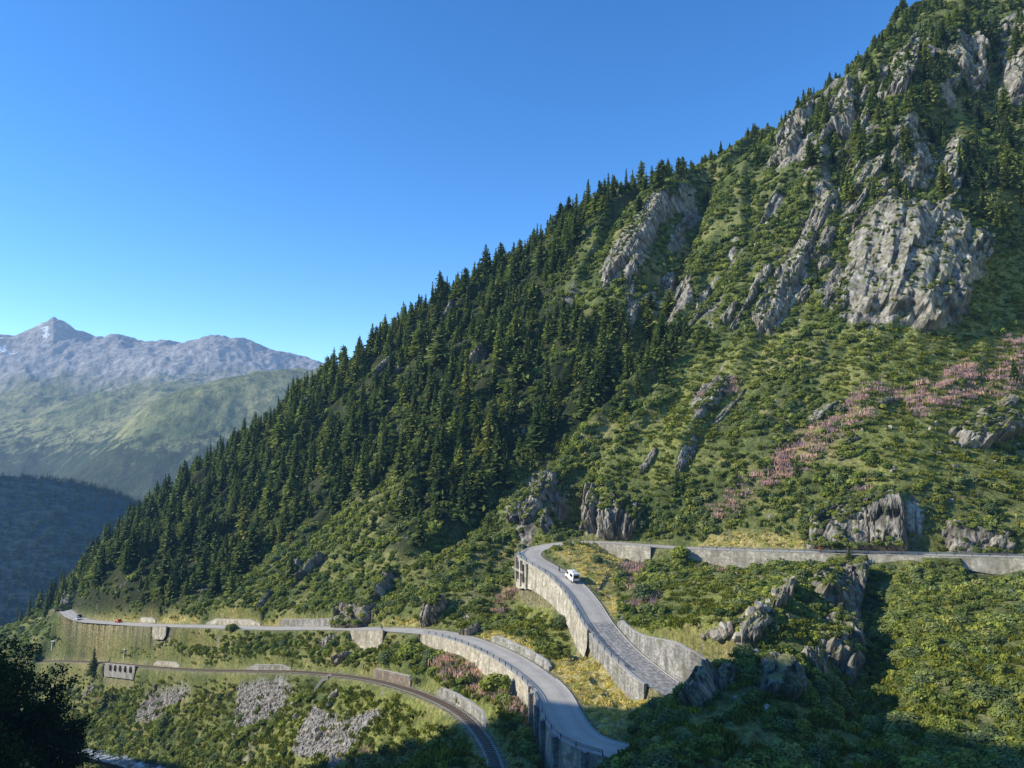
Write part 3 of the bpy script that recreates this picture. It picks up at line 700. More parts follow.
# ------------------------------------------------------------------ retaining walls
WM = {'cream': wall_mat('pale_masonry', (.60, .54, .41), (.76, .70, .56)), 'grey': wall_mat('grey_masonry', (.32, .31, .28), (.54, .52, .46), 1.8),
      'brown': wall_mat('brown_masonry', (.28, .22, .17), (.40, .34, .27), 1.8), 'viaduct': wall_mat('viaduct_stone', (.40, .38, .34), (.52, .50, .46))}
dark = simple('painted_recess_shade', (.02, .02, .02), .9)  # near-black colour standing in for shade inside masonry recesses
def frame_at(c, T, i, side, off, z):
    N = np.array([-T[i][1], T[i][0]]) * (1 if side == 0 else -1)
    return np.array([c[i][0] + N[0] * off, c[i][1] + N[1] * off, c[i][2] + z]), math.atan2(T[i][1], T[i][0])
for W in WALLS:
    c = W['c']; T = RT if c is ROAD else LT; s = W['s']; h = W['h']; sg = 1 if W['side'] == 0 else -1
    hw = RH if c is ROAD else LH; n = len(s)
    if n < 3: continue
    N = np.stack([-T[s, 1], T[s, 0]], 1) * sg
    up = h.mean() < 0; H = np.abs(h)
    rough = .10 * noise(s / 2.1, s * 0 + .5, 7) if up else 0
    if up: prof = [(hw + .55, -1.0, 0), (hw + .72, 1, 1), (hw + 1.25, 1, 1), (hw + 1.25, -1.0, 0)]
    else: prof = [(hw + .12, -.4, 0), (hw + .12, .22, 2), (hw + .75, .22, 2), (hw + .85, -2.5, 3)]
    rows = 9
    V_ = []
    def pt(k):
        o, z, m = prof[k]
        zz = (H + .3 + rough) if m == 1 else (-H + z if m == 3 else np.full(n, z))
        b = .05 * H if m == 3 else 0
        P3 = np.zeros((n, 3)); P3[:, :2] = c[s, :2] + N * (np.full(n, o) + b)[:, None]; P3[:, 2] = c[s, 2] + zz; return P3
    A = [pt(k) for k in range(4)]
    V_ = np.stack(A, 1)                                   # n x 4 x 3
    O = V_.reshape(-1, 3).mean(0); ii = np.arange(n * 4).reshape(n, 4)
    q_ = [np.stack([ii[:-1, k], ii[1:, k], ii[1:, k + 1], ii[:-1, k + 1]], -1) for k in range(3)]
    q_.append(np.array([ii[0], ii[-1][::-1]]))
    root = empty('railway_viaduct' if W['tone'] == 'viaduct' else 'retaining_wall', tuple(O))
    root['label'] = W['label'] or 'small pale arched stone viaduct carrying the railway on the left slope'
    root['category'] = 'viaduct' if W['tone'] == 'viaduct' else 'wall'
    link('masonry', mesh_np('masonry', V_.reshape(-1, 3) - O, np.concatenate(q_), [WM[W['tone']]]), root)
    # coping course
    o0, o1 = (hw + .66, hw + 1.31) if up else (hw + .08, hw + .82)
    top = (H + .3 + rough) if up else np.full(n, .22)
    cv = np.zeros((n, 4, 3))
    for k, (o, dz) in enumerate([(o0, .003), (o0, .12), (o1, .12), (o1, .003)]):
        cv[:, k, :2] = c[s, :2] + N * o; cv[:, k, 2] = c[s, 2] + top + dz
    q2 = [np.stack([ii[:-1, k], ii[1:, k], ii[1:, (k + 1) % 4], ii[:-1, (k + 1) % 4]], -1) for k in range(4)]; q2.append(np.array([ii[0], ii[-1][::-1]]))
    link('coping', mesh_np('coping', cv.reshape(-1, 3) - O, np.concatenate(q2), [kerbm]), root)
    W['root'] = root; W['O'] = O
    if 'buttress openings' in W['label']:
        # a loggia at the left end: dark boxes paint the shade between piers
        i0 = near_idx(ROAD, 527, 554); 
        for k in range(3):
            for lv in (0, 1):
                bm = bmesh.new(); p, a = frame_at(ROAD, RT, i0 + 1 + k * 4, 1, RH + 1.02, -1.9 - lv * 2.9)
                bm_box(bm, tuple(p - O), (2.1, .25, 2.2), a); bm_obj('opening_shade', bm, dark, root)
        for k in range(4):
            bm = bmesh.new(); p, a = frame_at(ROAD, RT, i0 - 1 + k * 4, 1, RH + 1.2, -3.6)
            bm_box(bm, tuple(p - O), (.9, .7, 7.2), a); bm_obj('pier', bm, WM['cream'], root)
        bm = bmesh.new(); p, a = frame_at(ROAD, RT, i0 + 5, 1, RH + 1.2, -3.3); bm_box(bm, tuple(p - O), (12, .6, .5), a); bm_obj('beam', bm, WM['cream'], root)
    if 'with pillars' in W['label']:
        for k in range(2, n - 2, 7):
            bm = bmesh.new(); p, a = frame_at(ROAD, RT, s[k], 0, RH + 1.2, -H[k] / 2 - .3); bm_box(bm, tuple(p - O), (.9, .9, H[k] + 1.5), a); bm_obj('pillar', bm, WM['grey'], root)
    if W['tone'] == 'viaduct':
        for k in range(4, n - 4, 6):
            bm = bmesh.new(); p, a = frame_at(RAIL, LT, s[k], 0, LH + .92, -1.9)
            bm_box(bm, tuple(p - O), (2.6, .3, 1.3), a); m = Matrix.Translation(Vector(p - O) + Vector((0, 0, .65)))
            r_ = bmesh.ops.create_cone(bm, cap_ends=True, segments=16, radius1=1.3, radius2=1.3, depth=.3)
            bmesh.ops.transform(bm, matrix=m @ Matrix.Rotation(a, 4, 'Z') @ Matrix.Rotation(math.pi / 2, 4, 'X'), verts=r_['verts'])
            bm_obj('arch_shade', bm, dark, root)  # solid dark arch shape paints the shade under the viaduct

# ------------------------------------------------------------------ guard rails
railm = simple('galvanised_rail', (.42, .45, .48), .45, .6); postm = simple('dark_post', (.12, .13, .14), .6, .3)
def guard(a, b, side, label, step=4, zs=(.55, .85), off=RH + .5, z0=.22):
    i0, i1 = sorted((near_idx(ROAD, *a), near_idx(ROAD, *b))); O = ROAD[(i0 + i1) // 2]; sg = 1 if side == 0 else -1
    root = empty('guard_rail', tuple(O), label=label, category='guard rail')
    for z in zs:
        v_, q_ = solid_strip(ROAD, RT, sg * (off - .03), sg * (off + .03), z + z0 - .09, z + z0 + .06, i0, i1)
        link('rail', mesh_np('rail', v_ - O, q_, [railm]), root)
    bm = bmesh.new(); bm_box(bm, (0, 0, .45), (.11, .13, 1.0)); pm = None
    first = bm_obj('post', bm, postm, root); 
    for n_, i in enumerate(range(i0, i1, step)):
        o = first if n_ == 0 else first.copy()
        if n_: COL.objects.link(o)
        p, an = frame_at(ROAD, RT, i, side, off + .12, z0 - .02); o.parent = root; o.location = Vector(p - O); o.rotation_euler = (0, 0, an)
guard((1024, 557), (700, 548.5), 0, 'long grey guard rail on dark posts along the upper road right of the hairpin')
guard((533, 549), (645, 670), 1, 'curved guard rail around the outer edge of the hairpin and down the cobbled road')
guard((617, 750), (432, 632), 0, 'guard rail along the valley side of the lower bend')

# ------------------------------------------------------------------ crags and boulders
RM = rock_mat()
LEDGE = []
def outcrop(p0, p1, w, d, label, name='rock_outcrop', group=None, seed=0, peak=.35, cell=14., sharp=1.0, cat='rock outcrop', h0=None, h1=None):
    rg = np.random.default_rng(seed + int(p0[0] * 7 + p0[1] * 13))
    A0 = hit(*p0) if h0 is None else h0; A1 = hit(*p1) if h1 is None else h1
    ctr = (A0 + A1) / 2; n = normal(ctr[0], ctr[1]); a = A1 - A0; L = np.linalg.norm(a) / 2 + .5
    if L > 60: a = a / np.linalg.norm(a); L = 20
    a = a / (np.linalg.norm(a) + 1e-9); b = np.cross(n, a); b /= np.linalg.norm(b)
    if b[0] - b[2] * .3 < 0: b = -b
    stp = np.clip(max(L, w / 2) / 45, .22, .8)
    ns, nt_ = int(np.clip(2 * L / stp, 26, 120)), int(np.clip(w / stp, 22, 120))
    Sg, Tg = np.meshgrid(np.linspace(-1.08, 1.08, ns), np.linspace(-1.08, 1.08, nt_), indexing='ij')
    Pt = ctr + Sg[..., None] * L * a + Tg[..., None] * (w / 2) * b
    X, Y = Pt[..., 0], Pt[..., 1]; Zg = ground(X, Y)
    wob = .22 * fbm(Sg * 2 + seed, Tg * 2 + p0[0], 4, 500 + seed % 9)
    rS = np.abs(Sg) + wob; rT = np.abs(Tg) + .22 * fbm(Sg * 2.4 + 9, Tg * 2 - seed, 4, 510)
    rad = (np.clip(rS, 0, 3) ** 3.2 + np.clip(rT, 0, 3) ** 3.2) ** (1 / 3.2)
    env = 1 - sstep(.70, .98, rad + .10 * noise(Sg * 7, Tg * 7, 505))
    tt_ = (Tg + 1) / 2; pk = (1 + peak) / 2
    asym = np.where(tt_ < pk, .35 + .65 * tt_ / pk, 1 - .35 * (tt_ - pk) / (1 - pk) ** 1.0)
    K = int(np.clip(4 * L * (w / 2) / cell, 7, 90))
    sx_, sy_ = rg.uniform(-1.1, 1.1, K) * L, rg.uniform(-1.1, 1.1, K) * w / 2
    flat_ = .35 if (w > 30 or 'slab' in label) else .8
    hv = .75 + (rg.uniform(.1, 1.15, K) - .7) * flat_; ta, tb = rg.normal(0, .12, K) * flat_, rg.normal(0, .22, K) * flat_
    u_, v_ = Sg * L + 1.2 * fbm(Sg * 3, Tg * 3, 3, 520), Tg * w / 2 + .9 * fbm(Sg * 3, Tg * 3, 3, 530)
    du = (u_[..., None] - sx_) / (3.2 if w < 30 else 4.5); dv = v_[..., None] - sy_
    dd = du ** 2 + dv ** 2; k = np.argmin(dd, -1)
    so = np.sqrt(np.partition(dd, 1, -1)[..., :2]); crack = sstep(0, .5, so[..., 1] - so[..., 0])
    fac = hv[k] + (ta[k] * np.take_along_axis(du, k[..., None], -1)[..., 0] * 2 + tb[k] * np.take_along_axis(dv, k[..., None], -1)[..., 0]) / max(d * .35, 1.0)
    H = d * env * asym * np.clip(.45 + .6 * fac, .1, 1.6) * (.86 + .14 * crack)
    H += env * (.8 * ridged(u_ / (6 if w < 30 else 22), v_ / (1.7 if w < 30 else 2.6), 4, 540) + (.6 if w < 30 else 1.8) * (ridged(u_ / (14 if w < 30 else 40), v_ / (4.2 if w < 30 else 7), 2, 541)) + .3 * noise(u_ / 1.2, v_ / .5, 545)) * min(1, d / 4) - (1 - env) * 1.1 - .25
    # overhanging front: blocks lean out towards the open valley
    dirn = n * .8 + np.array([0, -.35, -.05]); dirn /= np.linalg.norm(dirn)
    V_ = np.stack([X, Y, Zg], -1) + H[..., None] * dirn
    O = V_.reshape(-1, 3).mean(0)
    col = rock_rgb(V_[..., 0], V_[..., 1], V_[..., 2], seed % 3)
    gv = np.gradient(V_, axis=0); hv_ = np.gradient(V_, axis=1); nn = np.cross(gv, hv_); nn /= np.linalg.norm(nn, axis=-1, keepdims=True) + 1e-9
    if (nn @ n).mean() < 0: nn = -nn; flip = True
    else: flip = False
    moss = n01(fbm(X / 3, (Y + Zg) / 3, 4, 560)); g_ = grass_rgb(X, Y, Zg)
    col = lerp(col, g_, sstep(.66, .86, nn[..., 2] + (moss - .5) * 1.1) * .9)
    col = lerp(col, col * .5, (1 - crack) * .7)
    ii = np.arange(ns * nt_).reshape(ns, nt_)
    q_ = np.stack([ii[:-1, :-1], ii[1:, :-1], ii[1:, 1:], ii[:-1, 1:]], -1).reshape(-1, 4)
    if flip: q_ = q_[:, ::-1]
    if w >= 8:
        zz = (nn[..., 2] > .62) & (env > .3); LEDGE.append(np.concatenate([V_[zz], Zg[zz][:, None]], 1))
    me = mesh_np(name, V_.reshape(-1, 3) - O, q_, [RM], False, {'col': ('POINT', col.reshape(-1, 3))})
    o = link(name, me, label=label, category=cat, group=group); o.location = O; return o
OUT = [
 ((512,530),(556,468),14,5,'smooth pale slab leaning right at the left side of the cave above the hairpin'),
 ((546,541),(566,500),7,6,'dark mossy buttress between the pale slab and the shadowed cave'),
 ((592,540),(588,498),8,8,'narrow light pillar of rock at the right side of the cave'),
 ((610,541),(612,497),12,6,'pale vertical cliff with dark cracks behind the hairpin'),
 ((624,542),(634,505),9,4,'low pale ribs of rock at the right end of the cliff behind the hairpin'),
 ((806,535),(872,532),22,5,'broad grey columned cliff rising straight behind the upper road'),
 ((866,535),(906,534),17,6,'dark right hand block of the cliff behind the upper road'),
 ((942,546),(1020,543),9,3,'low broken grey cliff behind the upper road near the right edge'),
 ((884,328),(926,208),56,11,'the largest pale cliff on the right slope, broad and flat faced'),
 ((960,275),(980,235),16,6,'small pale shoulder at the upper right of the largest cliff'),
 ((604,285),(655,212),18,6,'bright diagonal slab high in the forest left of the deep gully'),
 ((628,238),(672,196),14,6,'upper broken end of the bright slab beside the dark gully'),
 ((650,335),(690,275),13,7,'diagonal rib of rock at the right foot of the dark gully'),
 ((690,330),(712,290),9,4,'slim rib just right of the rib at the foot of the gully'),
 ((755,335),(788,280),13,6,'long pale diagonal slabs left of the largest cliff, lower part'),
 ((782,295),(812,238),13,8,'long pale diagonal slabs left of the largest cliff, upper part'),
 ((832,320),(848,280),8,4,'thin slab standing at the left foot of the largest cliff'),
 ((786,165),(806,112),20,9,'tall tooth of rock near the skyline with a dark right side'),
 ((838,150),(850,85),16,8,'dark leaning crag right of the tall tooth near the skyline'),
 ((858,140),(870,105),10,6,'small lit crag under the dark leaning crag'),
 ((890,100),(908,52),18,9,'square dark crag high on the slope below the skyline'),
 ((958,85),(972,38),20,8,'pale cliff face high at the upper right among the conifers'),
 ((1006,110),(1016,22),18,7,'tall pale wall of rock at the upper right corner'),
 ((800,260),(838,195),12,6,'ribbed crag below the tall tooth'),
 ((905,195),(925,150),16,6,'pale broken rocks above the largest cliff'),
 ((940,190),(950,140),14,6,'rocks under the dark conifers above the largest cliff'),
 ((694,416),(724,378),10,3,'pale rounded rock patch in the middle of the bushy slope'),
 ((712,430),(746,388),3.5,1.6,'thin pale streak of bare rock beside the rounded patch'),
 ((676,475),(700,440),3,1.2,'faint bare streak running down the bushy slope above the hairpin'),
 ((640,475),(656,450),4,1.8,'narrow rock step low on the bushy slope'),
 ((806,426),(836,402),7,2,'pale sloping rock just above the pink flowers'),
 ((290,582),(302,560),6,4,'left slab of the pair on the wooded slope above the lower road'),
 ((296,582),(325,555),7,4,'right slab of the pair on the wooded slope above the lower road'),
 ((258,611),(272,594),4,3,'small dark rib low on the slope above the lower road'),
 ((336,622),(372,620),13,4,'grey knobbly cliff at the roadside left of the cyclist'),
 ((376,604),(390,573),8,5,'pointed crag above the lower road cyclist'),
 ((430,628),(440,603),9,5,'isolated pale rock tower beside the lower road'),
 ((462,636),(480,630),5,2.5,'low rock just right of the isolated rock tower'),
 ((446,321),(453,304),7,4,'small pale rock spot high in the forest'),
 ((474,366),(487,340),12,7,'dark rock face in the middle of the forest'),
 ((374,378),(392,360),5,3,'pale edge of rock near the forest skyline'),
 ((396,376),(402,362),5,3,'small rock right of the pale edge near the forest skyline'),
 ((214,515),(228,500),7,3,'rock showing between conifers on the left slope'),
 ((252,560),(264,548),4,3,'thin rock rib among conifers on the left slope'),
 ((400,515),(412,500),5,3,'little pale rib above the open bushes'),
 ((60,612),(72,596),12,5,'shattered rocks at the far end of the lower road'),
 ((822,600),(842,566),10,4,'brown crumbling rock below the upper road at the head of the gully'),
 ((846,598),(856,570),7,5,'square pale block overhanging the gully below the upper road'),
 ((848,640),(846,600),6,4,'steep brown side of the gully on the lower right spur'),
 ((822,690),(820,655),7,4,'pale streaked rock in the dark bushes of the spur'),
 ((742,650),(768,614),5,3,'broken pale crag along the crest of the lower right spur'),
 ((772,612),(794,584),4,3,'upper pale crag on the crest of the spur just below the upper road'),
 ((694,708),(712,676),6,4,'dark crag at the shaded left foot of the spur'),
 ((776,700),(786,664),7,4,'pale cracked rock low on the face of the spur'),
 ((832,672),(844,628),8,5,'grey cliff at the left side of the gully on the spur'),
 ((722,690),(728,668),4,2,'small pale rock on the left flank of the spur'),
 ((958,447),(1016,420),13,6,'huge flat topped boulder on the grassy slope at the right'),
 ((876,408),(892,400),3,2.2,'dark boulder left of the huge flat topped boulder'),
 ((1000,408),(1015,400),5,2.2,'pale boulder above the huge flat topped boulder'),
 ((846,445),(858,438),2.5,1.6,'small white boulder on the grassy slope'),
 ((334,665),(352,655),3.5,2.2,'dark squared rock standing above the railway'),
]
for i, (a, b, w_, d_, lb) in enumerate(OUT): outcrop(a, b, w_, d_, lb, seed=i, cell=9 if w_ < 12 else (16 if w_ < 30 else 75), name='boulder' if 'boulder' in lb else 'rock_outcrop', cat='boulder' if 'boulder' in lb else 'rock outcrop')
# smaller ribs scattered over the craggy upper slope
rg = np.random.default_rng(31); ys, xs = np.nonzero((M['rocky'] > .5) & (yy < 335)); cnt = 0
picks = rg.permutation(len(ys))[:95]
for j in picks:
    x, y = float(xs[j]), float(ys[j]); L_ = rg.uniform(12, 38)
    lab = 'small grey rib of rock high on the craggy slope under the skyline' if y < 150 else ('small grey rib of rock around the largest cliff' if x > 780 else 'small grey rib of rock beside the dark gully')
    outcrop((x - L_ * .28, y + L_ * .5), (x + L_ * .28, y - L_ * .5), rg.uniform(3, 7), rg.uniform(2.5, 5), lab, group=lab.replace('small grey rib', 'small grey ribs'), seed=100 + cnt, cell=8); cnt += 1
# loose boulders
def boulder_mesh(seed):
    rg = np.random.default_rng(seed); bm = bmesh.new(); bmesh.ops.create_icosphere(bm, subdivisions=3, radius=1)
    pl = [(Vector(rg.normal(size=3)).normalized(), rg.uniform(.55, .9)) for _ in range(9)]
    for v in bm.verts:
        for nrm, dd in pl:
            e = v.co.dot(nrm) - dd
            if e > 0: v.co -= nrm * e
        v.co += Vector(rg.normal(size=3)) * .02
    me = bpy.data.meshes.new('boulder'); bm.to_mesh(me); bm.free(); me.materials.append(RM)
    n = len(me.vertices); co = np.zeros(n * 3); me.vertices.foreach_get('co', co); co = co.reshape(-1, 3) * 3
    a = me.attributes.new('col', 'FLOAT_COLOR', 'POINT'); c_ = rock_rgb(co[:, 0] + seed * 9, co[:, 1], co[:, 2]) * 1.3
    a.data.foreach_set('color', np.concatenate([c_, np.ones((n, 1))], 1).astype(np.float32).ravel()); return me
BM_ = [boulder_mesh(k) for k in range(4)]
spots = []
for k in range(34):
    t = k / 33; spots.append((722 + 72 * t + rg.normal(0, 4), 662 - 78 * t + rg.normal(0, 4), rg.uniform(.6, 1.5), 'pale stone in the line of rubble down the spur below the upper road', 'stones in the line of rubble on the spur'))
for k in range(26): spots.append((rg.uniform(860, 1020), rg.uniform(385, 480), rg.uniform(.3, .9), 'small loose stone on the bright grass around the huge boulder', 'loose stones around the huge boulder'))
for k in range(26): spots.append((rg.uniform(700, 860), rg.uniform(590, 720), rg.uniform(.3, .75), 'grey stone poking out of the bushes on the spur', 'stones among the bushes of the spur'))
for k in range(20): spots.append((rg.uniform(120, 350), rg.uniform(685, 745), rg.uniform(.5, 1.3), 'loose block on the grass between the scree patches', 'loose blocks between the scree patches'))
for x, y, r_, lb, gp in spots:
    p = hit(x, y) + np.array([0, 0, r_ * .45]); o = link('boulder', BM_[rg.integers(4)], label=lb, group=gp, category='boulder')
    o.location = p; o.rotation_euler = tuple(rg.uniform(0, 6.28, 3)); o.scale = (r_ * rg.uniform(1, 1.5), r_, r_ * rg.uniform(.6, .9))
# ------------------------------------------------------------------ plants: leafy clumps of many small faces
def quads_at(C, U, W):
    """one quad per centre: half axes U and W"""
    V_ = np.stack([C - U - W, C + U - W, C + U + W, C - U + W], 1)
    return V_.reshape(-1, 3), np.arange(len(C) * 4).reshape(-1, 4)
def unit(v): return v / (np.linalg.norm(v, axis=-1, keepdims=True) + 1e-9)
def bush_mesh(seed, n=260, mat=None, size=.17, flat=.95):
    rg = np.random.default_rng(seed); K = 8
    cc = unit(rg.normal(size=(K, 3))) * rg.uniform(.25, .62, (K, 1)); cc[:, 2] = np.abs(cc[:, 2]) * .8 + .1; cr_ = rg.uniform(.32, .58, K)
    k = rg.integers(K, size=n); d_ = unit(rg.normal(size=(n, 3))); d_[:, 2] = np.where(d_[:, 2] < -.3, -d_[:, 2], d_[:, 2])
    C = cc[k] + d_ * (cr_[k] * rg.uniform(.7, 1.08, n))[:, None]; C[:, 2] *= flat
    nn = unit(d_ + np.array([0, 0, .5]) + rg.normal(0, .45, (n, 3))); t1 = unit(np.cross(nn, rg.normal(size=(n, 3)))); t2 = np.cross(nn, t1)
    s = size * rg.uniform(.55, 1.2, (n, 1)); V_, Q_ = quads_at(C, t1 * s, t2 * s * rg.uniform(.45, .9, (n, 1)))
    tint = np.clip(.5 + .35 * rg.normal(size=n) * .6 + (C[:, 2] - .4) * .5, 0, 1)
    return mesh_np('bush', V_, Q_, [mat], False, {'tint': ('FACE', tint)})
def crown_arrays(rg, Ht, Rb, tiers, nb, per, low=.08, shape=1.0):
    C = []; U = []; W = []; T_ = []
    for t in range(tiers):
        f = t / (tiers - 1); z = Ht * (low + (1 - low) * f ** .92) ; Rr = Rb * ((1 - f) ** shape) * rg.uniform(.78, 1.12) + .12
        m = max(4, int(nb * (1 - .55 * f))); a0 = rg.uniform(0, 6.28)
        for j in range(m):
            a = a0 + 6.283 * j / m + rg.normal(0, .18); ll = Rr * rg.uniform(.65, 1.15); dr = rg.uniform(.15, .45)
            dir_ = np.array([math.cos(a), math.sin(a), -dr]); side = np.array([-math.sin(a), math.cos(a), 0])
            for k in range(per):
                u = (k + .6) / per; c = dir_ * ll * u + np.array([0, 0, z + .12 * ll * u * u]); wd = (.30 + .16 * Rr) * (1.15 - .55 * u) * rg.uniform(.7, 1.2)
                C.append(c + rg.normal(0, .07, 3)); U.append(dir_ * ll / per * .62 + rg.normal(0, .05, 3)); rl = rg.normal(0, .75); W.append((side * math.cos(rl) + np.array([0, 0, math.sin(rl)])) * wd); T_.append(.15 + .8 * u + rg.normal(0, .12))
    return np.array(C), np.array(U), np.array(W), np.clip(T_, 0, 1)
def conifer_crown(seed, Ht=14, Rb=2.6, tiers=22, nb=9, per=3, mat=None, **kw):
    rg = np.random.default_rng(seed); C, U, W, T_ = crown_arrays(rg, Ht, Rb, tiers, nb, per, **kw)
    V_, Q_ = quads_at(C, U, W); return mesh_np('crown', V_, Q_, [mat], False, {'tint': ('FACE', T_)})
def trunk_mesh(Ht, r, mat):
    bm = bmesh.new(); pts = [(0, 0, -1.0), (.05, .02, Ht * .35), (-.04, .05, Ht * .7), (0, 0, Ht * .98)]
    for a, b, r1, r2 in zip(pts[:-1], pts[1:], (r, r * .75, r * .42), (r * .75, r * .42, r * .06)): bm_tube(bm, a, b, r1, 7, r2)
    me = bpy.data.meshes.new('trunk'); bm.to_mesh(me); bm.free(); me.materials.append(mat); return me
bark = simple('grey_bark', (.10, .08, .06), .95)
LM_c = leaf_mat('conifer_needles', (.034, .055, .024), (.165, .205, .08), trans=.2)
LM_b = leaf_mat('alder_leaves', (.075, .11, .032), (.34, .38, .115), trans=.3)
LM_y = leaf_mat('herb_leaves', (.09, .12, .02), (.26, .27, .06), trans=.25)
LM_p = leaf_mat('fireweed_spikes', (.46, .33, .34), (.68, .42, .56), trans=.3)
LM_d = leaf_mat('dry_grass_blades', (.40, .33, .12), (.75, .64, .28), trans=.2)
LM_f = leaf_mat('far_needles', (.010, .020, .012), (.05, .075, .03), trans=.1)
LM_l = leaf_mat('light_needles', (.05, .075, .028), (.22, .26, .085), trans=.25)
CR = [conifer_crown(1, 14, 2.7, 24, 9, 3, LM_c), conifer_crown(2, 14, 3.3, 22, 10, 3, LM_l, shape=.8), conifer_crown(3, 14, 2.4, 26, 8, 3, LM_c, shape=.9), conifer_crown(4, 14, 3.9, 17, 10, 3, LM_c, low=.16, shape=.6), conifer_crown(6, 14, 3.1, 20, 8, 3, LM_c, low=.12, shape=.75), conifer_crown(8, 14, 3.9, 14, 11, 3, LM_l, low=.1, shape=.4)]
TRK = trunk_mesh(14, .26, bark)
LM_w = leaf_mat('willow_leaves', (.085, .115, .055), (.31, .36, .17), trans=.25)
LM_g = leaf_mat('rhododendron_leaves', (.055, .085, .03), (.22, .28, .09), trans=.2)
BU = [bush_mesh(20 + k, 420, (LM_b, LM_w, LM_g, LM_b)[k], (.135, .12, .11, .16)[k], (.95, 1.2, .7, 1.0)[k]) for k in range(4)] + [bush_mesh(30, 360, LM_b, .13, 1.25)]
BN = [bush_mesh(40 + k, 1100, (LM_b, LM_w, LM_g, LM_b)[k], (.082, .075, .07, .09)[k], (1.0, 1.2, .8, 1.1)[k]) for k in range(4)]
def merged(crown):
    bm = bmesh.new(); bm.from_mesh(TRK); bm.from_mesh(crown); me = bpy.data.meshes.new('conifer')
    a_t = None; bm.to_mesh(me); bm.free(); me.materials.append(crown.materials[0]); me.materials.append(bark)
    nt_ = len(TRK.polygons); mi = np.zeros(len(me.polygons), np.int32); mi[:nt_] = 1; me.polygons.foreach_set('material_index', mi); return me
def spike_mesh(seed, n, mat, h, r, w, tilt=.2):
    rg = np.random.default_rng(seed); b = np.zeros((n, 3)); b[:, :2] = rg.normal(0, r * .5, (n, 2)); hh = h * rg.uniform(.5, 1.15, n)
    up = unit(np.array([0, 0, 1.0]) + rg.normal(0, tilt, (n, 3))); a = rg.uniform(0, 6.28, n); sd_ = np.stack([np.cos(a), np.sin(a), 0 * a], 1)
    C = b + up * (hh / 2)[:, None]; V_, Q_ = quads_at(C, sd_ * w * .5, up * (hh / 2)[:, None]); 
    return mesh_np('tuft', V_, Q_, [mat], False, {'tint': ('FACE', rg.random(n))})
PK = [spike_mesh(50 + k, 34, LM_p, 1.1, 1.7, .15) for k in range(2)]
TU = [spike_mesh(60 + k, 40, LM_d, .55, .9, .12, .5) for k in range(2)]
HE = [spike_mesh(70 + k, 44, LM_y, .6, 1.0, .2, .6) for k in range(2)]

def source_set(name, meshes):
    c = bpy.data.collections.new(name)
    for k, m in enumerate(meshes):
        o = bpy.data.objects.new('%s_form_%02d' % (name, k), m); c.objects.link(o)
    return c
def gn_scatter(name, src, pts, rot, scl, var, label, cat):
    me = bpy.data.meshes.new(name); me.vertices.add(len(pts)); me.vertices.foreach_set('co', np.asarray(pts, np.float32).ravel())
    a = me.attributes.new('rot', 'FLOAT_VECTOR', 'POINT'); a.data.foreach_set('vector', np.asarray(rot, np.float32).ravel())
    a = me.attributes.new('scl', 'FLOAT_VECTOR', 'POINT'); a.data.foreach_set('vector', np.asarray(scl, np.float32).ravel())
    a = me.attributes.new('var', 'INT', 'POINT'); a.data.foreach_set('value', np.asarray(var, np.int32))
    o = link(name, me, label=label, category=cat, kind='stuff')
    g = bpy.data.node_groups.new(name, 'GeometryNodeTree')
    g.interface.new_socket('Geometry', in_out='INPUT', socket_type='NodeSocketGeometry'); g.interface.new_socket('Geometry', in_out='OUTPUT', socket_type='NodeSocketGeometry')
    N = g.nodes.new; gi = N('NodeGroupInput'); go = N('NodeGroupOutput'); ip = N('GeometryNodeInstanceOnPoints'); ci = N('GeometryNodeCollectionInfo')
    ci.inputs['Collection'].default_value = src; ci.inputs['Separate Children'].default_value = True; ci.inputs['Reset Children'].default_value = True
    def att(nm, ty):
        q = N('GeometryNodeInputNamedAttribute'); q.data_type = ty; q.inputs['Name'].default_value = nm; return [s for s in q.outputs if s.enabled and s.name == 'Attribute'][0]
    L = g.links.new; L(gi.outputs[0], ip.inputs['Points']); L(ci.outputs[0], ip.inputs['Instance']); ip.inputs['Pick Instance'].default_value = True
    L(att('var', 'INT'), ip.inputs['Instance Index']); L(att('rot', 'FLOAT_VECTOR'), ip.inputs['Rotation']); L(att('scl', 'FLOAT_VECTOR'), ip.inputs['Scale'])
    L(ip.outputs[0], go.inputs[0]); m = o.modifiers.new('scatter', 'NODES'); m.node_group = g; return o

LOG = []
# where things may grow
AREA = np.abs(np.gradient(RRg, axis=0) * RRg * np.gradient(TH, axis=1)) / np.clip(UPZ, .35, 1)
inb = (px > -70) & (px < 1090) & (py > -90) & (py < 850) & (GY > 55)
clear = sstep(.7, 1.8, GD - HWg)
free = (1 - att['scree'] * .93) * (1 - att['dry']) * (1 - RF * .88) * clear
clump = sstep(-.35, .35, fbm(GX / 16, GY / 16, 3, 400) + .5 * noise(q / 5, p_ / 14, 410))
def sample(dens, seed, cap):
    rg = np.random.default_rng(seed); w_ = np.clip(dens * AREA * inb, 0, None).ravel(); n = min(cap, rg.poisson(w_.sum()))
    k = rg.choice(len(w_), size=n, p=w_ / w_.sum()); LOG.append((seed, n, int(w_.sum())))
    i, j = np.unravel_index(k, GX.shape); jit = rg.uniform(-.5, .5, (n, 2))
    P_ = GV[i, j].copy(); return P_, i, j, rg
def info(i, j): return px[i, j], py[i, j], dep[i, j], VIS[i, j]
# --- conifers
dn = .055 * att['forest'] * (1 - RF * .7)
crest_m = np.where(inb, look('crest', px.ravel(), py.ravel()).reshape(px.shape), 0); ct_m = np.where(inb, look('crag_trees', px.ravel(), py.ravel()).reshape(px.shape), 0)
dn = dn + .034 * crest_m * (1 - RF * .6) + .032 * ct_m * (1 - RF * .6) + .0016 * sstep(230, 300, GY) * (1 - att['meadow'])
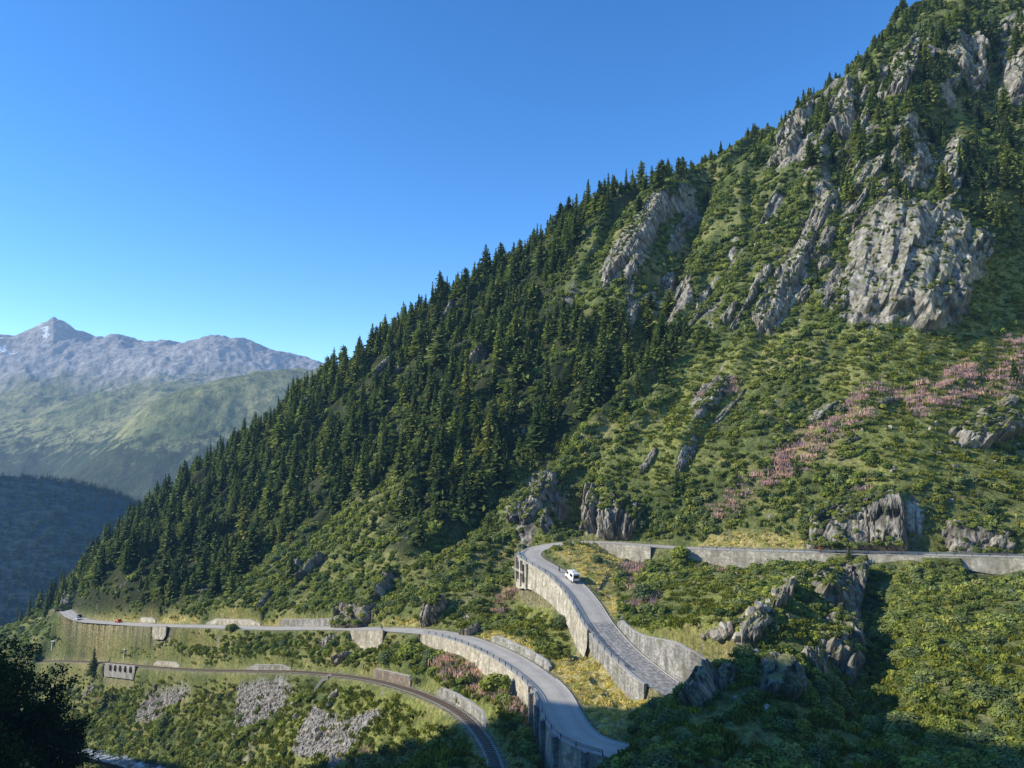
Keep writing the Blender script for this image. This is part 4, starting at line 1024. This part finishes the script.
# the wood goes on over the crest
behind = (~VIS) & (GY > 420) & (px < 720) & (px > 20); dn = dn + .02 * behind
dn = dn * sstep(7, 10, GD) * (.35 + 1.1 * sstep(-.5, .4, fbm(GX / 22, GY / 22, 3, 430)))
CPt, ci_, cj_, rgc = sample(dn, 71, 9500)
x_, y_, f_, vis_ = info(ci_, cj_)
fo = att['forest'][ci_, cj_]; ctt = ct_m[ci_, cj_]
Hc = np.where(fo > .4, 6.5 + 14 * rgc.random(len(fo)) ** 1.7, np.where(ctt > .4, rgc.uniform(8, 15, len(fo)), rgc.uniform(4.5, 10, len(fo))))
# hand placed single trees the photo shows
for (a, b, h) in [(93, 678, 12), (960, 175, 17), (945, 200, 16), (1012, 190, 22), (1005, 120, 20), (905, 215, 15), (875, 205, 13), (1018, 60, 20), (990, 50, 18), (955, 55, 16),
                  (105, 712, 9), (112, 710, 8), (849, 562, 3.2), (1016, 385, 9), (40, 600, 16), (52, 604, 18), (30, 615, 15), (62, 606, 14), (46, 618, 14)]:
    p = hit(a, b); CPt = np.vstack([CPt, p]); Hc = np.append(Hc, h); x_ = np.append(x_, a); y_ = np.append(y_, b); f_ = np.append(f_, p[1]); vis_ = np.append(vis_, True)
var = np.where(Hc > 12, rgc.choice(6, len(Hc), p=[.25, .17, .22, .12, .14, .10]), rgc.choice(6, len(Hc), p=[.12, .22, .12, .18, .12, .24]))
top_in = (y_ - Hc / f_ * F < 768) & (x_ > -10) & (x_ < 1034) & (y_ > 0)
size_px = Hc * F / f_ * (vis_ & top_in)
order = np.argsort(-size_px); big = order[:300]; rest = order[300:]
roots = []
for k in range(6):
    r_ = empty('conifer', (0, 0, 0), category='conifer'); link('trunk', TRK, r_); link('crown', CR[k], r_); roots.append(r_)
used = set()
def con_label(x, y):
    if y > 560 and x < 140: return 'dark conifer on the lower left slope near the far end of the road'
    if x > 840 and y < 260: return 'bushy dark conifer clinging to the crags at the upper right'
    if x > 680 and y < 170: return 'conifer standing on the skyline of the upper slope'
    if x > 620 and y < 420: return 'conifer beside the deep gully in the middle of the slope'
    if y > 480: return 'conifer at the lower edge of the forest above the lower road'
    if x > 450: return 'conifer in the dense forest just left of the deep gully'
    return 'conifer in the dense forest on the left slope'
for k in big:
    v = int(var[k]); s_ = Hc[k] / 14.0; lab = con_label(x_[k], y_[k]); lc = tuple(CPt[k] - np.array([0, 0, .4]))
    wsc = s_ ** .8 * rgc.uniform(.8, 1.45)
    if v not in used:
        o = roots[v]; used.add(v); o.location = lc; o['label'] = lab; o['group'] = lab.replace('conifer', 'conifers', 1); o.rotation_euler = (rgc.normal(0, .03), rgc.normal(0, .03), rgc.uniform(0, 6.28)); o.scale = (wsc, wsc, s_)
    else: copy_tree(roots[v], lc, (rgc.normal(0, .03), rgc.normal(0, .03), rgc.uniform(0, 6.28)), (wsc, wsc, s_), lab, lab.replace('conifer', 'conifers', 1))
for v in range(6):
    if v not in used:
        for ch in list(roots[v].children): bpy.data.objects.remove(ch)
        bpy.data.objects.remove(roots[v])
m_ = len(rest); s_ = Hc[rest] / 14; ws = s_ ** .8 * rgc.uniform(.8, 1.45, m_)
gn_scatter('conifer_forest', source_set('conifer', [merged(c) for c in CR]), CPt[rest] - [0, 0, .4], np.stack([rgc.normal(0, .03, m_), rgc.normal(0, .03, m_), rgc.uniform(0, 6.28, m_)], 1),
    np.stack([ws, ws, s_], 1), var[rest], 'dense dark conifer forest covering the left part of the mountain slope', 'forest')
# --- bushes
bd = free * inb * (.06 + .17 * clump) * (1 - att['meadow'] * .88) * (1 - att['pink'] * .5) * (1 - att['forest'] * .55)
bd = bd * (1 - .75 * sstep(.5, 1, att['rocky']) * RF) * np.where(GY > 430, .5, 1) * np.where(VIS, 1, .12)
kn = (px > 610) & (py > 550) & (GY < 215); bd = np.where(kn, bd * 1.5, bd)
vl = (py > 640) & (px < 560); bd = np.where(vl, bd * .9, bd)
BP, bi, bj, rgb_ = sample(bd, 72, 52000)
bx_, by_, bf_, bv_ = info(bi, bj)
rad = rgb_.uniform(.8, 1.9, len(BP)) * (1 + .35 * clump[bi, bj]) * np.where(bf_ > 280, 1.15, 1)
rad = np.minimum(rad, np.maximum(.45, (GD[bi, bj] - HWg[bi, bj] - .3) * .65))
named = [(403,560+0,0,0,0)]
NB = [(597, 562, 2.3, 'round dark bush on the yellow grass inside the hairpin'), (656, 575, 5.2, 'large dark shrub in front of the upper road right of the hairpin'), (680, 560, 4.2, 'dark spreading shrub beside the large shrub under the upper road'),
      (645, 600, 4.0, 'green shrub below the large shrub near the cobbled road'), (318, 644, 2.0, 'small round bush under the lower road'), (412, 655, 4.6, 'big green bush between the lower road and the railway'), (385, 662, 3.2, 'bush left of the big green bush above the railway'),
      (495, 690, 4.2, 'dark bush beside the pink flowers under the lower road'), (565, 625, 3.0, 'bush on the slope between the two road arms'), (330, 700, 2.6, 'dark bush on the grass beside the scree'), (232, 632, 3.4, 'bush at the edge of the lower road in front of the pale wall'),
      (860, 580, 3.0, 'dark bush at the head of the gully below the upper road'), (165, 725, 4, 'bush near the river bank')]
for a, b, r_, lb in NB:
    p = hit(a, b); o = link('bush', BN[int(a) % 4], label=lb, category='bush'); o.location = p - np.array([0, 0, .3]); o.scale = (r_, r_, r_ * .95); o.rotation_euler = (0, 0, a)
spx = rad * F / bf_ * (bv_ & (bx_ > 0) & (bx_ < 1024) & (by_ > 0) & (by_ < 768)); od = np.argsort(-spx); bb = od[:287]; br = od[287:]
def bush_label(x, y):
    if x > 860 and y > 560: return 'leafy bush on the steep slope at the lower right'
    if x > 610 and y > 600: return 'leafy bush on the shaded spur at the lower right'
    if y > 640: return 'bush on the slope around the railway'
    return 'bush on the slope near the upper road'
for k in bb:
    lb = bush_label(bx_[k], by_[k]); o = link('bush', BN[rgb_.integers(4)], label=lb, category='bush', group=lb.replace('bush', 'bushes', 1))
    r_ = rad[k]; o.location = BP[k] - np.array([0, 0, .25 * r_]); o.scale = (r_ * rgb_.uniform(.85, 1.2), r_, r_ * rgb_.uniform(.8, 1.15)); o.rotation_euler = (rgb_.normal(0, .15), rgb_.normal(0, .15), rgb_.uniform(0, 6.28))
def jitter_sets(P_, r, rg, tilt=.18, zs=(.75, 1.2), nv=5):
    n = len(P_); return np.stack([rg.normal(0, tilt, n), rg.normal(0, tilt, n), rg.uniform(0, 6.28, n)], 1), np.stack([r * rg.uniform(.85, 1.25, n), r * rg.uniform(.85, 1.25, n), r * rg.uniform(*zs, n)], 1), rg.integers(nv, size=n)
led = np.concatenate(LEDGE); lk = rgb_.choice(len(led), 2600, p=None); LB = led[lk, :3]; lr = rgb_.uniform(.5, 1.3, 2600)
P_ = np.concatenate([BP[br] - np.stack([0 * br, 0 * br, .22 * rad[br]], 1), LB]); RB = np.concatenate([rad[br], lr])
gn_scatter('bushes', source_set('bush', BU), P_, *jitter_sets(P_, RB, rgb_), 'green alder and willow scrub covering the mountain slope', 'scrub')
# --- flowers, herbs, dry grass
FPt, fi, fj, rgf = sample(.42 * att['pink'] * clear * sstep(.34, .56, n01(fbm(q / 5, p_ / 16, 4, 620))) * np.where(VIS, 1, .1), 73, 8000)
gn_scatter('fireweed', source_set('fireweed', PK), FPt, *jitter_sets(FPt, rgf.uniform(.6, 1.15, len(FPt)), rgf, .1, nv=2), 'pink flowering fireweed in patches and bands on the slope', 'flowers')
DPt, di, dj, rgd = sample(.55 * att['dry'] * sstep(4.4, 5, GD) * np.where(VIS, 1, .1), 74, 7000)
gn_scatter('dry_grass', source_set('dry_grass', TU), DPt, *jitter_sets(DPt, rgd.uniform(.5, 1.1, len(DPt)), rgd, .1, nv=2), 'yellow dry grass beside the hairpin road', 'grass')
HPt, hi_, hj, rgh = sample((.09 + .16 * att['meadow'] + .22 * (py > 620)) * free * (1 - att['forest']) * (GY < 360) * np.where(VIS, 1, .05), 75, 42000)
gn_scatter('meadow_herbs', source_set('herbs', HE), HPt, *jitter_sets(HPt, rgh.uniform(.6, 1.5, len(HPt)), rgh, .12, nv=2), 'yellow green herbs and grasses on the open slope', 'grass')
# --- far wood on the shaded hill
rg = np.random.default_rng(77); n = 9000
T_ = R(1) * rg.uniform(-52, -17, n); D_ = rg.uniform(1200, 2080, n); X = D_ * np.sin(T_); Y = D_ * np.cos(T_); Z = hill_tp(X, Y); Z = Z + 9 * ridged(X / 260, Y / 260, 4, 91)
sm = [conifer_crown(90 + k, 14, 2.8, 8, 6, 1, LM_f) for k in range(2)]; hs_ = rg.uniform(.7, 1.5, n)
gn_scatter('far_forest', source_set('far_tree', sm), np.stack([X, Y, Z - .5], 1), np.stack([0 * X, 0 * X, rg.uniform(0, 6.28, n)], 1), np.stack([hs_ * 1.3, hs_ * 1.3, hs_], 1), rg.integers(2, size=n), 'distant shaded forest on the hill across the valley', 'forest')

# ------------------------------------------------------------------ near trees on the shaded bank at the left
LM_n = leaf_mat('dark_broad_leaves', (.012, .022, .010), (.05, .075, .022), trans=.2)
def broadleaf(loc, Ht, Rc, seed, label):
    rg = np.random.default_rng(seed); root = empty('broadleaf_tree', loc, label=label, category='tree')
    bm = bmesh.new(); tips = []
    bm_tube(bm, (0, 0, -1), (.2, .1, Ht * .4), Ht * .022, 9, Ht * .016)
    for k in range(13):
        a = rg.uniform(0, 6.28); z0_ = Ht * rg.uniform(.18, .42); e = np.array([math.cos(a) * Rc * rg.uniform(.3, .85), math.sin(a) * Rc * rg.uniform(.3, .85), Ht * rg.uniform(.4, .97)])
        mid = np.array([e[0] * .45, e[1] * .45, z0_ + (e[2] - z0_) * .6]); bm_tube(bm, (.15, .08, z0_), tuple(mid), Ht * .010, 6, Ht * .007); bm_tube(bm, tuple(mid), tuple(e), Ht * .007, 5, Ht * .002)
        tips += [e, (mid + e) / 2]
        for _ in range(3):
            f = mid + (e - mid) * rg.uniform(.2, .8) + rg.normal(0, Rc * .22, 3); bm_tube(bm, tuple((mid + e) / 2), tuple(f), Ht * .003, 4, Ht * .001); tips.append(f)
    me = bpy.data.meshes.new('trunk'); bm.to_mesh(me); bm.free(); me.materials.append(bark); link('trunk', me, root)
    tips = np.array(tips); n = 5200; k = rg.integers(len(tips), size=n); C = tips[k] + rg.normal(0, 1, (n, 3)) * Rc * np.array([.15, .15, .10])
    nn = unit(rg.normal(size=(n, 3)) + [0, 0, .8]); t1 = unit(np.cross(nn, rg.normal(size=(n, 3)))); t2 = np.cross(nn, t1); s = .16 * rg.uniform(.6, 1.3, (n, 1))
    V_, Q_ = quads_at(C, t1 * s, t2 * s * .6); link('crown', mesh_np('crown', V_, Q_, [LM_n], False, {'tint': ('FACE', rg.random(n))}), root); return root
for k, (a, Y_, ty, Rc, lb) in enumerate([(12, 92, 634, 4.8, 'tall dark tree in shadow at the left edge of the photo'), (52, 100, 668, 4.0, 'dark tree with loose branches reaching right beside the tall one'), (-14, 84, 660, 4.6, 'dark tree cut by the left edge of the photo'),
        (30, 84, 704, 3.8, 'low dark tree in front of the tall one at the lower left'), (76, 98, 716, 3.4, 'small shaded tree at the right end of the near trees'), (2, 72, 730, 3.6, 'dark tree at the lower left corner'), (-45, 95, 640, 5.0, 'dark tree just outside the left edge')]):
    X_ = ray(a, 450)[0] / ray(a, 450)[1] * Y_; g_ = float(ground(np.array([X_]), np.array([Y_]))[0]); tz = P(a, ty, Y_)[2]; Ht = float(np.clip(tz - g_, 5, 22)); print('near tree', a, g_, Ht)
    if k < 6: broadleaf((X_, Y_, g_), Ht, Rc, 600 + k, lb)

# stones of the scree fans
SPt, si, sj, rgs = sample(1.8 * sstep(.3, .5, att['scree'] + (N5 - .5) * 1.0) * clear * np.where(VIS, 1, .1), 76, 16000)
ns_ = len(SPt); rs = rgs.uniform(.18, .5, ns_) * (1 + 1.2 * (rgs.random(ns_) > .95))
gn_scatter('scree', source_set('scree_block', BM_), SPt, rgs.uniform(0, 6.28, (ns_, 3)), np.stack([rs * 1.3, rs, rs * .8], 1), rgs.integers(4, size=ns_), 'grey scree of loose blocks in fans below the railway', 'scree')
# ------------------------------------------------------------------ vehicles and people
glass = simple('dark_glass', (.015, .02, .025), .08, spec=.6); rubber = simple('black_rubber', (.02, .02, .02), .8); hub = simple('wheel_hub', (.35, .35, .36), .4, .7)
lampr = simple('red_lamp_glass', (.45, .02, .02), .3); lampw = simple('clear_lamp_glass', (.7, .7, .68), .2); trimg = simple('grey_plastic', (.12, .12, .125), .6)
def profile_body(name, prof, half, mat, parent, taper=.86, zt=1.0, bevel=.06):
    """a car body: side outline drawn along y and z, extruded to both sides and pulled in above the waist"""
    bm = bmesh.new(); L_ = []; R_ = []
    for y, z in prof:
        k = 1 - (1 - taper) * max(0, (z - zt)) / .8; L_.append(bm.verts.new((-half * k, y, z))); R_.append(bm.verts.new((half * k, y, z)))
    n = len(prof); bm.faces.new(L_); bm.faces.new(R_[::-1])
    for i in range(n): bm.faces.new((L_[i], R_[i], R_[(i + 1) % n], L_[(i + 1) % n]))
    return bm_obj(name, bm, mat, parent, bevel=bevel)
def panel(name, pts, mat, parent, thick=.02):
    """a thin plate through four corners, standing proud of the body"""
    p = [Vector(q) for q in pts]; n = (p[1] - p[0]).cross(p[2] - p[0]).normalized() * thick
    bm = bmesh.new(); A = [bm.verts.new(q + n) for q in p]; B = [bm.verts.new(q - n) for q in p]; bm.faces.new(A); bm.faces.new(B[::-1])
    for i in range(len(p)): bm.faces.new((A[i], B[i], B[(i + 1) % len(p)], A[(i + 1) % len(p)]))
    return bm_obj(name, bm, mat, parent)
def wheels(root, xs, ys, r):
    for x in xs:
        for y in ys:
            w_ = empty('wheel', (x, y, r)); w_.parent = root
            bm = bmesh.new(); bm_tube(bm, (-.11, 0, 0), (.11, 0, 0), r, 20); bm_obj('tyre', bm, rubber, w_)
            bm = bmesh.new(); bm_tube(bm, (-.125, 0, 0), (.125, 0, 0), r * .58, 14); bm_obj('rim', bm, hub, w_)
def on_road(px_, py_, off):
    i = near_idx(ROAD, px_, py_); N = np.array([-RT[i][1], RT[i][0]]); j = min(i + 3, len(ROAD) - 1)
    return Vector((ROAD[i][0] + N[0] * off, ROAD[i][1] + N[1] * off, ROAD[i][2] + .0)), RT[i], math.atan2(ROAD[j][2] - ROAD[i][2], 3.0)
def place(root, px_, py_, off, rev=False):
    p, t, pit = on_road(px_, py_, off); d = Vector((t[0], t[1], math.tan(pit))); d = -d if rev else d; d.normalize()
    s_ = d.cross(Vector((0, 0, 1))).normalized(); u = s_.cross(d); m = Matrix((s_, d, u)).transposed().to_4x4(); m.translation = p; root.matrix_world = m
# camper van (faces +y)
van = empty('camper_van', (0, 0, 0), label='white high roofed van with a dark rear window driving up below the hairpin', category='van')
vw = simple('white_van_paint', (.80, .80, .78), .35, var=.03)
profile_body('body', [(-2.75, .42), (-2.8, 1.1), (-2.7, 2.45), (-2.5, 2.62), (1.0, 2.62), (1.35, 2.45), (2.0, 1.45), (2.75, 1.2), (2.85, .9), (2.8, .42)], 1.02, vw, van, .93, 1.3, .08)
panel('rear_window', [(-.78, -2.80, 1.35), (.78, -2.80, 1.35), (.74, -2.735, 2.2), (-.74, -2.735, 2.2)], glass, van)
panel('windscreen', [(.86, 1.98, 1.5), (-.86, 1.98, 1.5), (-.82, 1.42, 2.38), (.82, 1.42, 2.38)], glass, van)
for sx in (-1, 1):
    panel('side_window', [(sx * 1.03, .55, 1.45), (sx * 1.03, 1.75, 1.45), (sx * .985, 1.3, 2.15), (sx * .985, .55, 2.15)], glass, van)
    panel('side_window', [(sx * 1.03, -2.2, 1.5), (sx * 1.03, -.6, 1.5), (sx * .985, -.6, 2.15), (sx * .985, -2.2, 2.15)], glass, van)
    bm = bmesh.new(); bm_box(bm, (sx * .93, -2.80, 1.1), (.14, .08, .5)); bm_obj('tail_lamp', bm, lampr, van)
    bm = bmesh.new(); bm_box(bm, (sx * .78, 2.78, 1.0), (.34, .12, .2)); bm_obj('headlight', bm, lampw, van)
    bm = bmesh.new(); bm_box(bm, (sx * 1.2, 1.65, 1.6), (.2, .1, .3)); bm_obj('mirror', bm, trimg, van)
bm = bmesh.new(); bm_box(bm, (0, -2.84, .52), (1.9, .18, .28)); bm_obj('bumper', bm, trimg, van); bm = bmesh.new(); bm_box(bm, (0, 2.85, .52), (1.9, .18, .28)); bm_obj('bumper', bm, trimg, van)
bm = bmesh.new(); bm_box(bm, (0, -.6, 2.70), (1.1, 1.4, .14)); bm_obj('roof_hatch', bm, vw, van, bevel=.03)
wheels(van, (-.92, .92), (-1.75, 1.75), .36); place(van, 571, 577, 1.5, True)
def car(label, paint_col, px_, py_, off, rev, group=None):
    r_ = empty('car', (0, 0, 0), label=label, category='car'); pm = simple('car_paint', paint_col, .3, var=.03)
    profile_body('body', [(-2.05, .35), (-2.1, .85), (-1.95, 1.0), (-1.45, 1.45), (.15, 1.47), (1.0, 1.0), (1.95, .85), (2.1, .65), (2.08, .35)], .88, pm, r_, .78, .95, .06)
    panel('rear_window', [(-.66, -1.86, 1.08), (.66, -1.86, 1.08), (.6, -1.52, 1.40), (-.6, -1.52, 1.40)], glass, r_); panel('windscreen', [(.66, .86, 1.08), (-.66, .86, 1.08), (-.6, .27, 1.42), (.6, .27, 1.42)], glass, r_)
    for sx in (-1, 1):
        panel('side_window', [(sx * .85, -1.4, 1.02), (sx * .85, .75, 1.02), (sx * .76, .12, 1.38), (sx * .76, -1.3, 1.38)], glass, r_)
        bm = bmesh.new(); bm_box(bm, (sx * .7, -2.08, .78), (.3, .06, .14)); bm_obj('tail_lamp', bm, lampr, r_)
        bm = bmesh.new(); bm_box(bm, (sx * .65, 2.06, .66), (.34, .08, .14)); bm_obj('headlight', bm, lampw, r_)
    wheels(r_, (-.78, .78), (-1.25, 1.3), .31); place(r_, px_, py_, off, rev); return r_
car('small red car on the far end of the lower road', (.55, .03, .03), 115, 623, -1.5, False)
car('white car at the far left end of the lower road', (.75, .75, .74), 81, 620, 1.5, True)
car('dark car just behind the white one at the far left end of the road', (.04, .045, .05), 76, 618, -1.5, False)
# people: one skinned body each
def figure(verts, edges, rad, mat, parent, name='person', sub=2, **kw):
    me = bpy.data.meshes.new(name); me.from_pydata(verts, edges, []); me.materials.append(mat); o = link(name, me, parent, **kw)
    m = o.modifiers.new('skin', 'SKIN'); sv_ = me.skin_vertices[0].data if me.skin_vertices else None
    if sv_ is None:
        bm = bmesh.new(); bm.from_mesh(me); bm.verts.layers.skin.verify(); bm.to_mesh(me); bm.free(); sv_ = me.skin_vertices[0].data
    for i, r_ in enumerate(rad): sv_[i].radius = (r_, r_); sv_[i].use_root = (i == 0)
    s_ = o.modifiers.new('sub', 'SUBSURF'); s_.levels = sub; s_.render_levels = sub
    for q in me.polygons: q.use_smooth = True
    return o
skin = simple('skin', (.42, .26, .19), .6); 
def rider(label, jersey, px_, py_, off, rev, bike_label, standing=False):
    jm = simple('jersey', jersey, .8); dk = simple('dark_shorts', (.03, .03, .035), .8)
    p, t, _ = on_road(px_, py_, off)
    hipz = 1.0 if not standing else .95
    hip = (0, -.12, hipz) if not standing else (.5, -.1, hipz)
    hx = hip[0]; lean = .38 if not standing else .03
    v = [hip, (hx, hip[1] + lean * .45, hipz + .25), (hx, hip[1] + lean, hipz + .47), (hx, hip[1] + lean * 1.2, hipz + .56), (hx, hip[1] + lean * 1.3, hipz + .68), (hx, hip[1] + lean * 1.35, hipz + .80)]
    r_ = [.15, .145, .15, .06, .095, .09]; e_ = [(0, 1), (1, 2), (2, 3), (3, 4), (4, 5)]
    for sx in (-1, 1):
        b = len(v)
        if standing: v += [(hx + sx * .09, -.1, .85), (hx + sx * .1, -.06, .48), (hx + sx * .1, -.1, .08), (hx + sx * .1, .05, .04), (hx + sx * .2, hip[1] + lean, hipz + .43), (hx + sx * .26, -.05, hipz + .18), (hx + sx * .22 - .15, .15, hipz + .02)]
        else:
            kz = .62 if sx > 0 else .78; v += [(sx * .09, -.05, .94), (sx * .11, .30, kz), (sx * .11, .05, kz - .38), (sx * .11, .17, kz - .42), (sx * .2, hip[1] + lean, hipz + .43), (sx * .24, .38, hipz + .2), (sx * .22, .52, 1.02)]
        r_ += [.095, .065, .042, .04, .07, .045, .035]; e_ += [(0, b), (b, b + 1), (b + 1, b + 2), (b + 2, b + 3), (2, b + 4), (b + 4, b + 5), (b + 5, b + 6)]
    root = empty('person', (0, 0, 0), label=label, category='person')
    body = figure(v, e_, r_, jm, root, 'body')
    hd = v[5]; bm = bmesh.new(); bmesh.ops.create_uvsphere(bm, u_segments=14, v_segments=10, radius=.135)
    for q in bm.verts:
        q.co.z = max(q.co.z, -.02) * .9; q.co.y *= 1.2; q.co += Vector(hd) + Vector((0, 0, .02))
    bm_obj('helmet', bm, simple('helmet_shell', (.6, .6, .6) if not standing else (.1, .1, .12), .4), root, True)
    place(root, px_, py_, off, rev)
    bk = empty('bicycle', (0, 0, 0), label=bike_label, category='bicycle'); fm = simple('bike_frame', (.05, .05, .06), .4)
    for y in (-.5, .5):
        w_ = empty('wheel', (0, y, .34)); w_.parent = bk; bm = bmesh.new(); n = 20
        for i in range(n):
            a, b = 2 * math.pi * i / n, 2 * math.pi * (i + 1) / n; bm_tube(bm, (0, math.cos(a) * .33, math.sin(a) * .33), (0, math.cos(b) * .33, math.sin(b) * .33), .022, 5)
        bm_obj('tyre', bm, rubber, w_); bm = bmesh.new()
        for i in range(8): a = math.pi * i / 4; bm_tube(bm, (0, 0, 0), (0, math.cos(a) * .32, math.sin(a) * .32), .005, 4)
        bm_obj('spokes', bm, hub, w_)
    bm = bmesh.new()
    for a, b in [((0, -.5, .34), (0, -.15, .82)), ((0, -.5, .34), (0, -.05, .3)), ((0, -.05, .3), (0, -.16, .88)), ((0, -.05, .3), (0, .38, .78)), ((0, -.15, .82), (0, .36, .86)), ((0, .36, .92), (0, .5, .34))]: bm_tube(bm, a, b, .02, 6)
    bm_obj('frame', bm, fm, bk); bm = bmesh.new(); bm_tube(bm, (-.22, .44, .98), (.22, .44, .98), .016, 6); bm_tube(bm, (0, .37, .9), (0, .44, .98), .018, 6); bm_obj('handlebar', bm, fm, bk)
    bm = bmesh.new(); bm_box(bm, (0, -.2, .90), (.13, .26, .06)); bm_obj('saddle', bm, rubber, bk, bevel=.02)
    bm = bmesh.new(); bm_tube(bm, (-.12, -.05, .3), (.12, -.05, .3), .05, 8); bm_obj('crank', bm, hub, bk); place(bk, px_, py_, off, rev)
rider('cyclist in dark clothes riding up just ahead of the white van', (.10, .06, .06), 558, 570, 1.0, True, 'dark bicycle under the rider ahead of the white van')
rider('cyclist in a red jersey on the upper road in front of the grey columned cliff', (.70, .03, .04), 822, 551.5, 1.3, False, 'bicycle under the red jersey rider on the upper road')
rider('cyclist in teal clothes on the lower road above the triangular culvert wall', (.04, .16, .19), 386, 629, 1.0, False, 'bicycle under the teal rider on the lower road')
# ------------------------------------------------------------------ small trackside and roadside things
def pole(px_, py_, h, r_, mat, label, name='pole', cat='pole', cap=None):
    p = hit(px_, py_); root = empty(name, tuple(p), label=label, category=cat); bm = bmesh.new(); bm_tube(bm, (0, 0, -.5), (0, 0, h), r_, 8, r_ * .8); bm_obj('shaft', bm, mat, root)
    bm = bmesh.new(); bm_box(bm, (0, 0, h), (r_ * 3.2, r_ * 3.2, .25)); bm_obj('cap', bm, mat, root)
wp = simple('white_paint', (.75, .75, .72), .6)
pole(124, 662, 4.0, .35, wp, 'white marker post beside the small railway viaduct'); pole(372, 626, 4.0, .16, simple('pale_wood', (.5, .42, .3), .8), 'thin pale pole beside the roadside cliff left of the teal cyclist')
pole(52, 655, 4.5, .6, wp, 'pale trackside hut like pillar at the far left of the railway', 'pillar', 'pillar')
pm_ = simple('weathered_iron', (.06, .055, .05), .7)
def pipe(a, b, label, r_=.16):
    A = hit(*a); B = hit(*b); root = empty('drain_pipe', tuple(A), label=label, category='pipe'); bm = bmesh.new(); n = 8; pts = [A + (B - A) * k / n for k in range(n + 1)]
    for q in pts: q[2] = max(q[2], ground(np.array([q[0]]), np.array([q[1]]))[0] + .1) + .1
    for u_, v_ in zip(pts[:-1], pts[1:]): bm_tube(bm, tuple(u_ - A), tuple(v_ - A), r_, 7)
    bm_obj('tube', bm, pm_, root)
    for k in (2, 5, 8):
        bm = bmesh.new(); bm_box(bm, tuple(pts[k] - A - np.array([0, 0, .15])), (.6, .6, .4)); bm_obj('footing', bm, kerbm, root)
pipe((609, 575), (599, 591), 'short dark pipe running down the yellow grass inside the hairpin'); pipe((551, 642), (541, 665), 'dark pipe running down the dry grass between the two road arms')
def slab_channel(a, b, w_, label):
    A = hit(*a); B = hit(*b); root = empty('drain_channel', tuple(A), label=label, category='channel'); d_ = unit((B - A)[:2]); s_ = np.array([-d_[1], d_[0]]) * w_ / 2; n = 12
    for sg_ in (-1, 1):
        bm = bmesh.new(); last = None
        for k in range(n + 1):
            q = A + (B - A) * k / n; q[2] = ground(np.array([q[0]]), np.array([q[1]]))[0] + .25; q[:2] += s_ * sg_; r2 = [bm.verts.new(Vector(q - A) + Vector((s_[0] * .2 * m, s_[1] * .2 * m, z))) for m, z in ((-1, -1), (-1, .15), (1, .15), (1, -1))]
            if last:
                for m in range(4): bm.faces.new((last[m], last[(m + 1) % 4], r2[(m + 1) % 4], r2[m]))
            last = r2
        bm_obj('side_wall', bm, kerbm, root)
slab_channel((330, 677), (316, 692), 2.0, 'small stone drain channel under the railway above the scree')
# ------------------------------------------------------------------ light, sky, camera
w = bpy.data.worlds.new('World'); SC.world = w; w.use_nodes = True
nt = w.node_tree; bg = nt.nodes['Background']; sky = nt.nodes.new('ShaderNodeTexSky'); sky.sky_type = 'NISHITA'; sky.sun_disc = False
SAZ, SEL = R(-96), R(30)      # sun azimuth measured from the view direction (+Y), to the left and slightly behind
sky.sun_elevation = SEL; sky.sun_rotation = SAZ; sky.altitude = 1800; sky.air_density = 1.0; sky.dust_density = .2; sky.ozone_density = 3.0
hs = nt.nodes.new('ShaderNodeHueSaturation'); hs.inputs['Saturation'].default_value = 1.25; hs.inputs['Value'].default_value = 1.75; hs.inputs['Hue'].default_value = .504
nt.links.new(sky.outputs[0], hs.inputs['Color']); nt.links.new(hs.outputs[0], bg.inputs[0]); bg.inputs[1].default_value = .15
sun = bpy.data.lights.new('sun', 'SUN'); sun.energy = 5.0; sun.angle = R(.5); sun.color = (1, .92, .78)
so = bpy.data.objects.new('sun', sun); COL.objects.link(so)
sd = Vector((math.sin(SAZ) * math.cos(SEL), math.cos(SAZ) * math.cos(SEL), math.sin(SEL)))
so.rotation_euler = sd.to_track_quat('Z', 'Y').to_euler(); so.location = (0, 0, 300)
cam = bpy.data.cameras.new('camera'); co = bpy.data.objects.new('camera', cam); COL.objects.link(co)
cam.sensor_width = 36; cam.lens = F / 1024 * 36; cam.clip_start = .5; cam.clip_end = 30000
co.location = (0, 0, 0); co.rotation_euler = (R(90) + PITCH, 0, 0); SC.camera = co
SC.view_settings.view_transform = 'Standard'; SC.view_settings.look = 'None'; SC.view_settings.exposure = 0
SC.render.resolution_x = 1024; SC.render.resolution_y = 768
SC.cycles.max_bounces = 4; SC.cycles.diffuse_bounces = 2; SC.cycles.glossy_bounces = 1; SC.cycles.transmission_bounces = 2; SC.cycles.transparent_max_bounces = 2
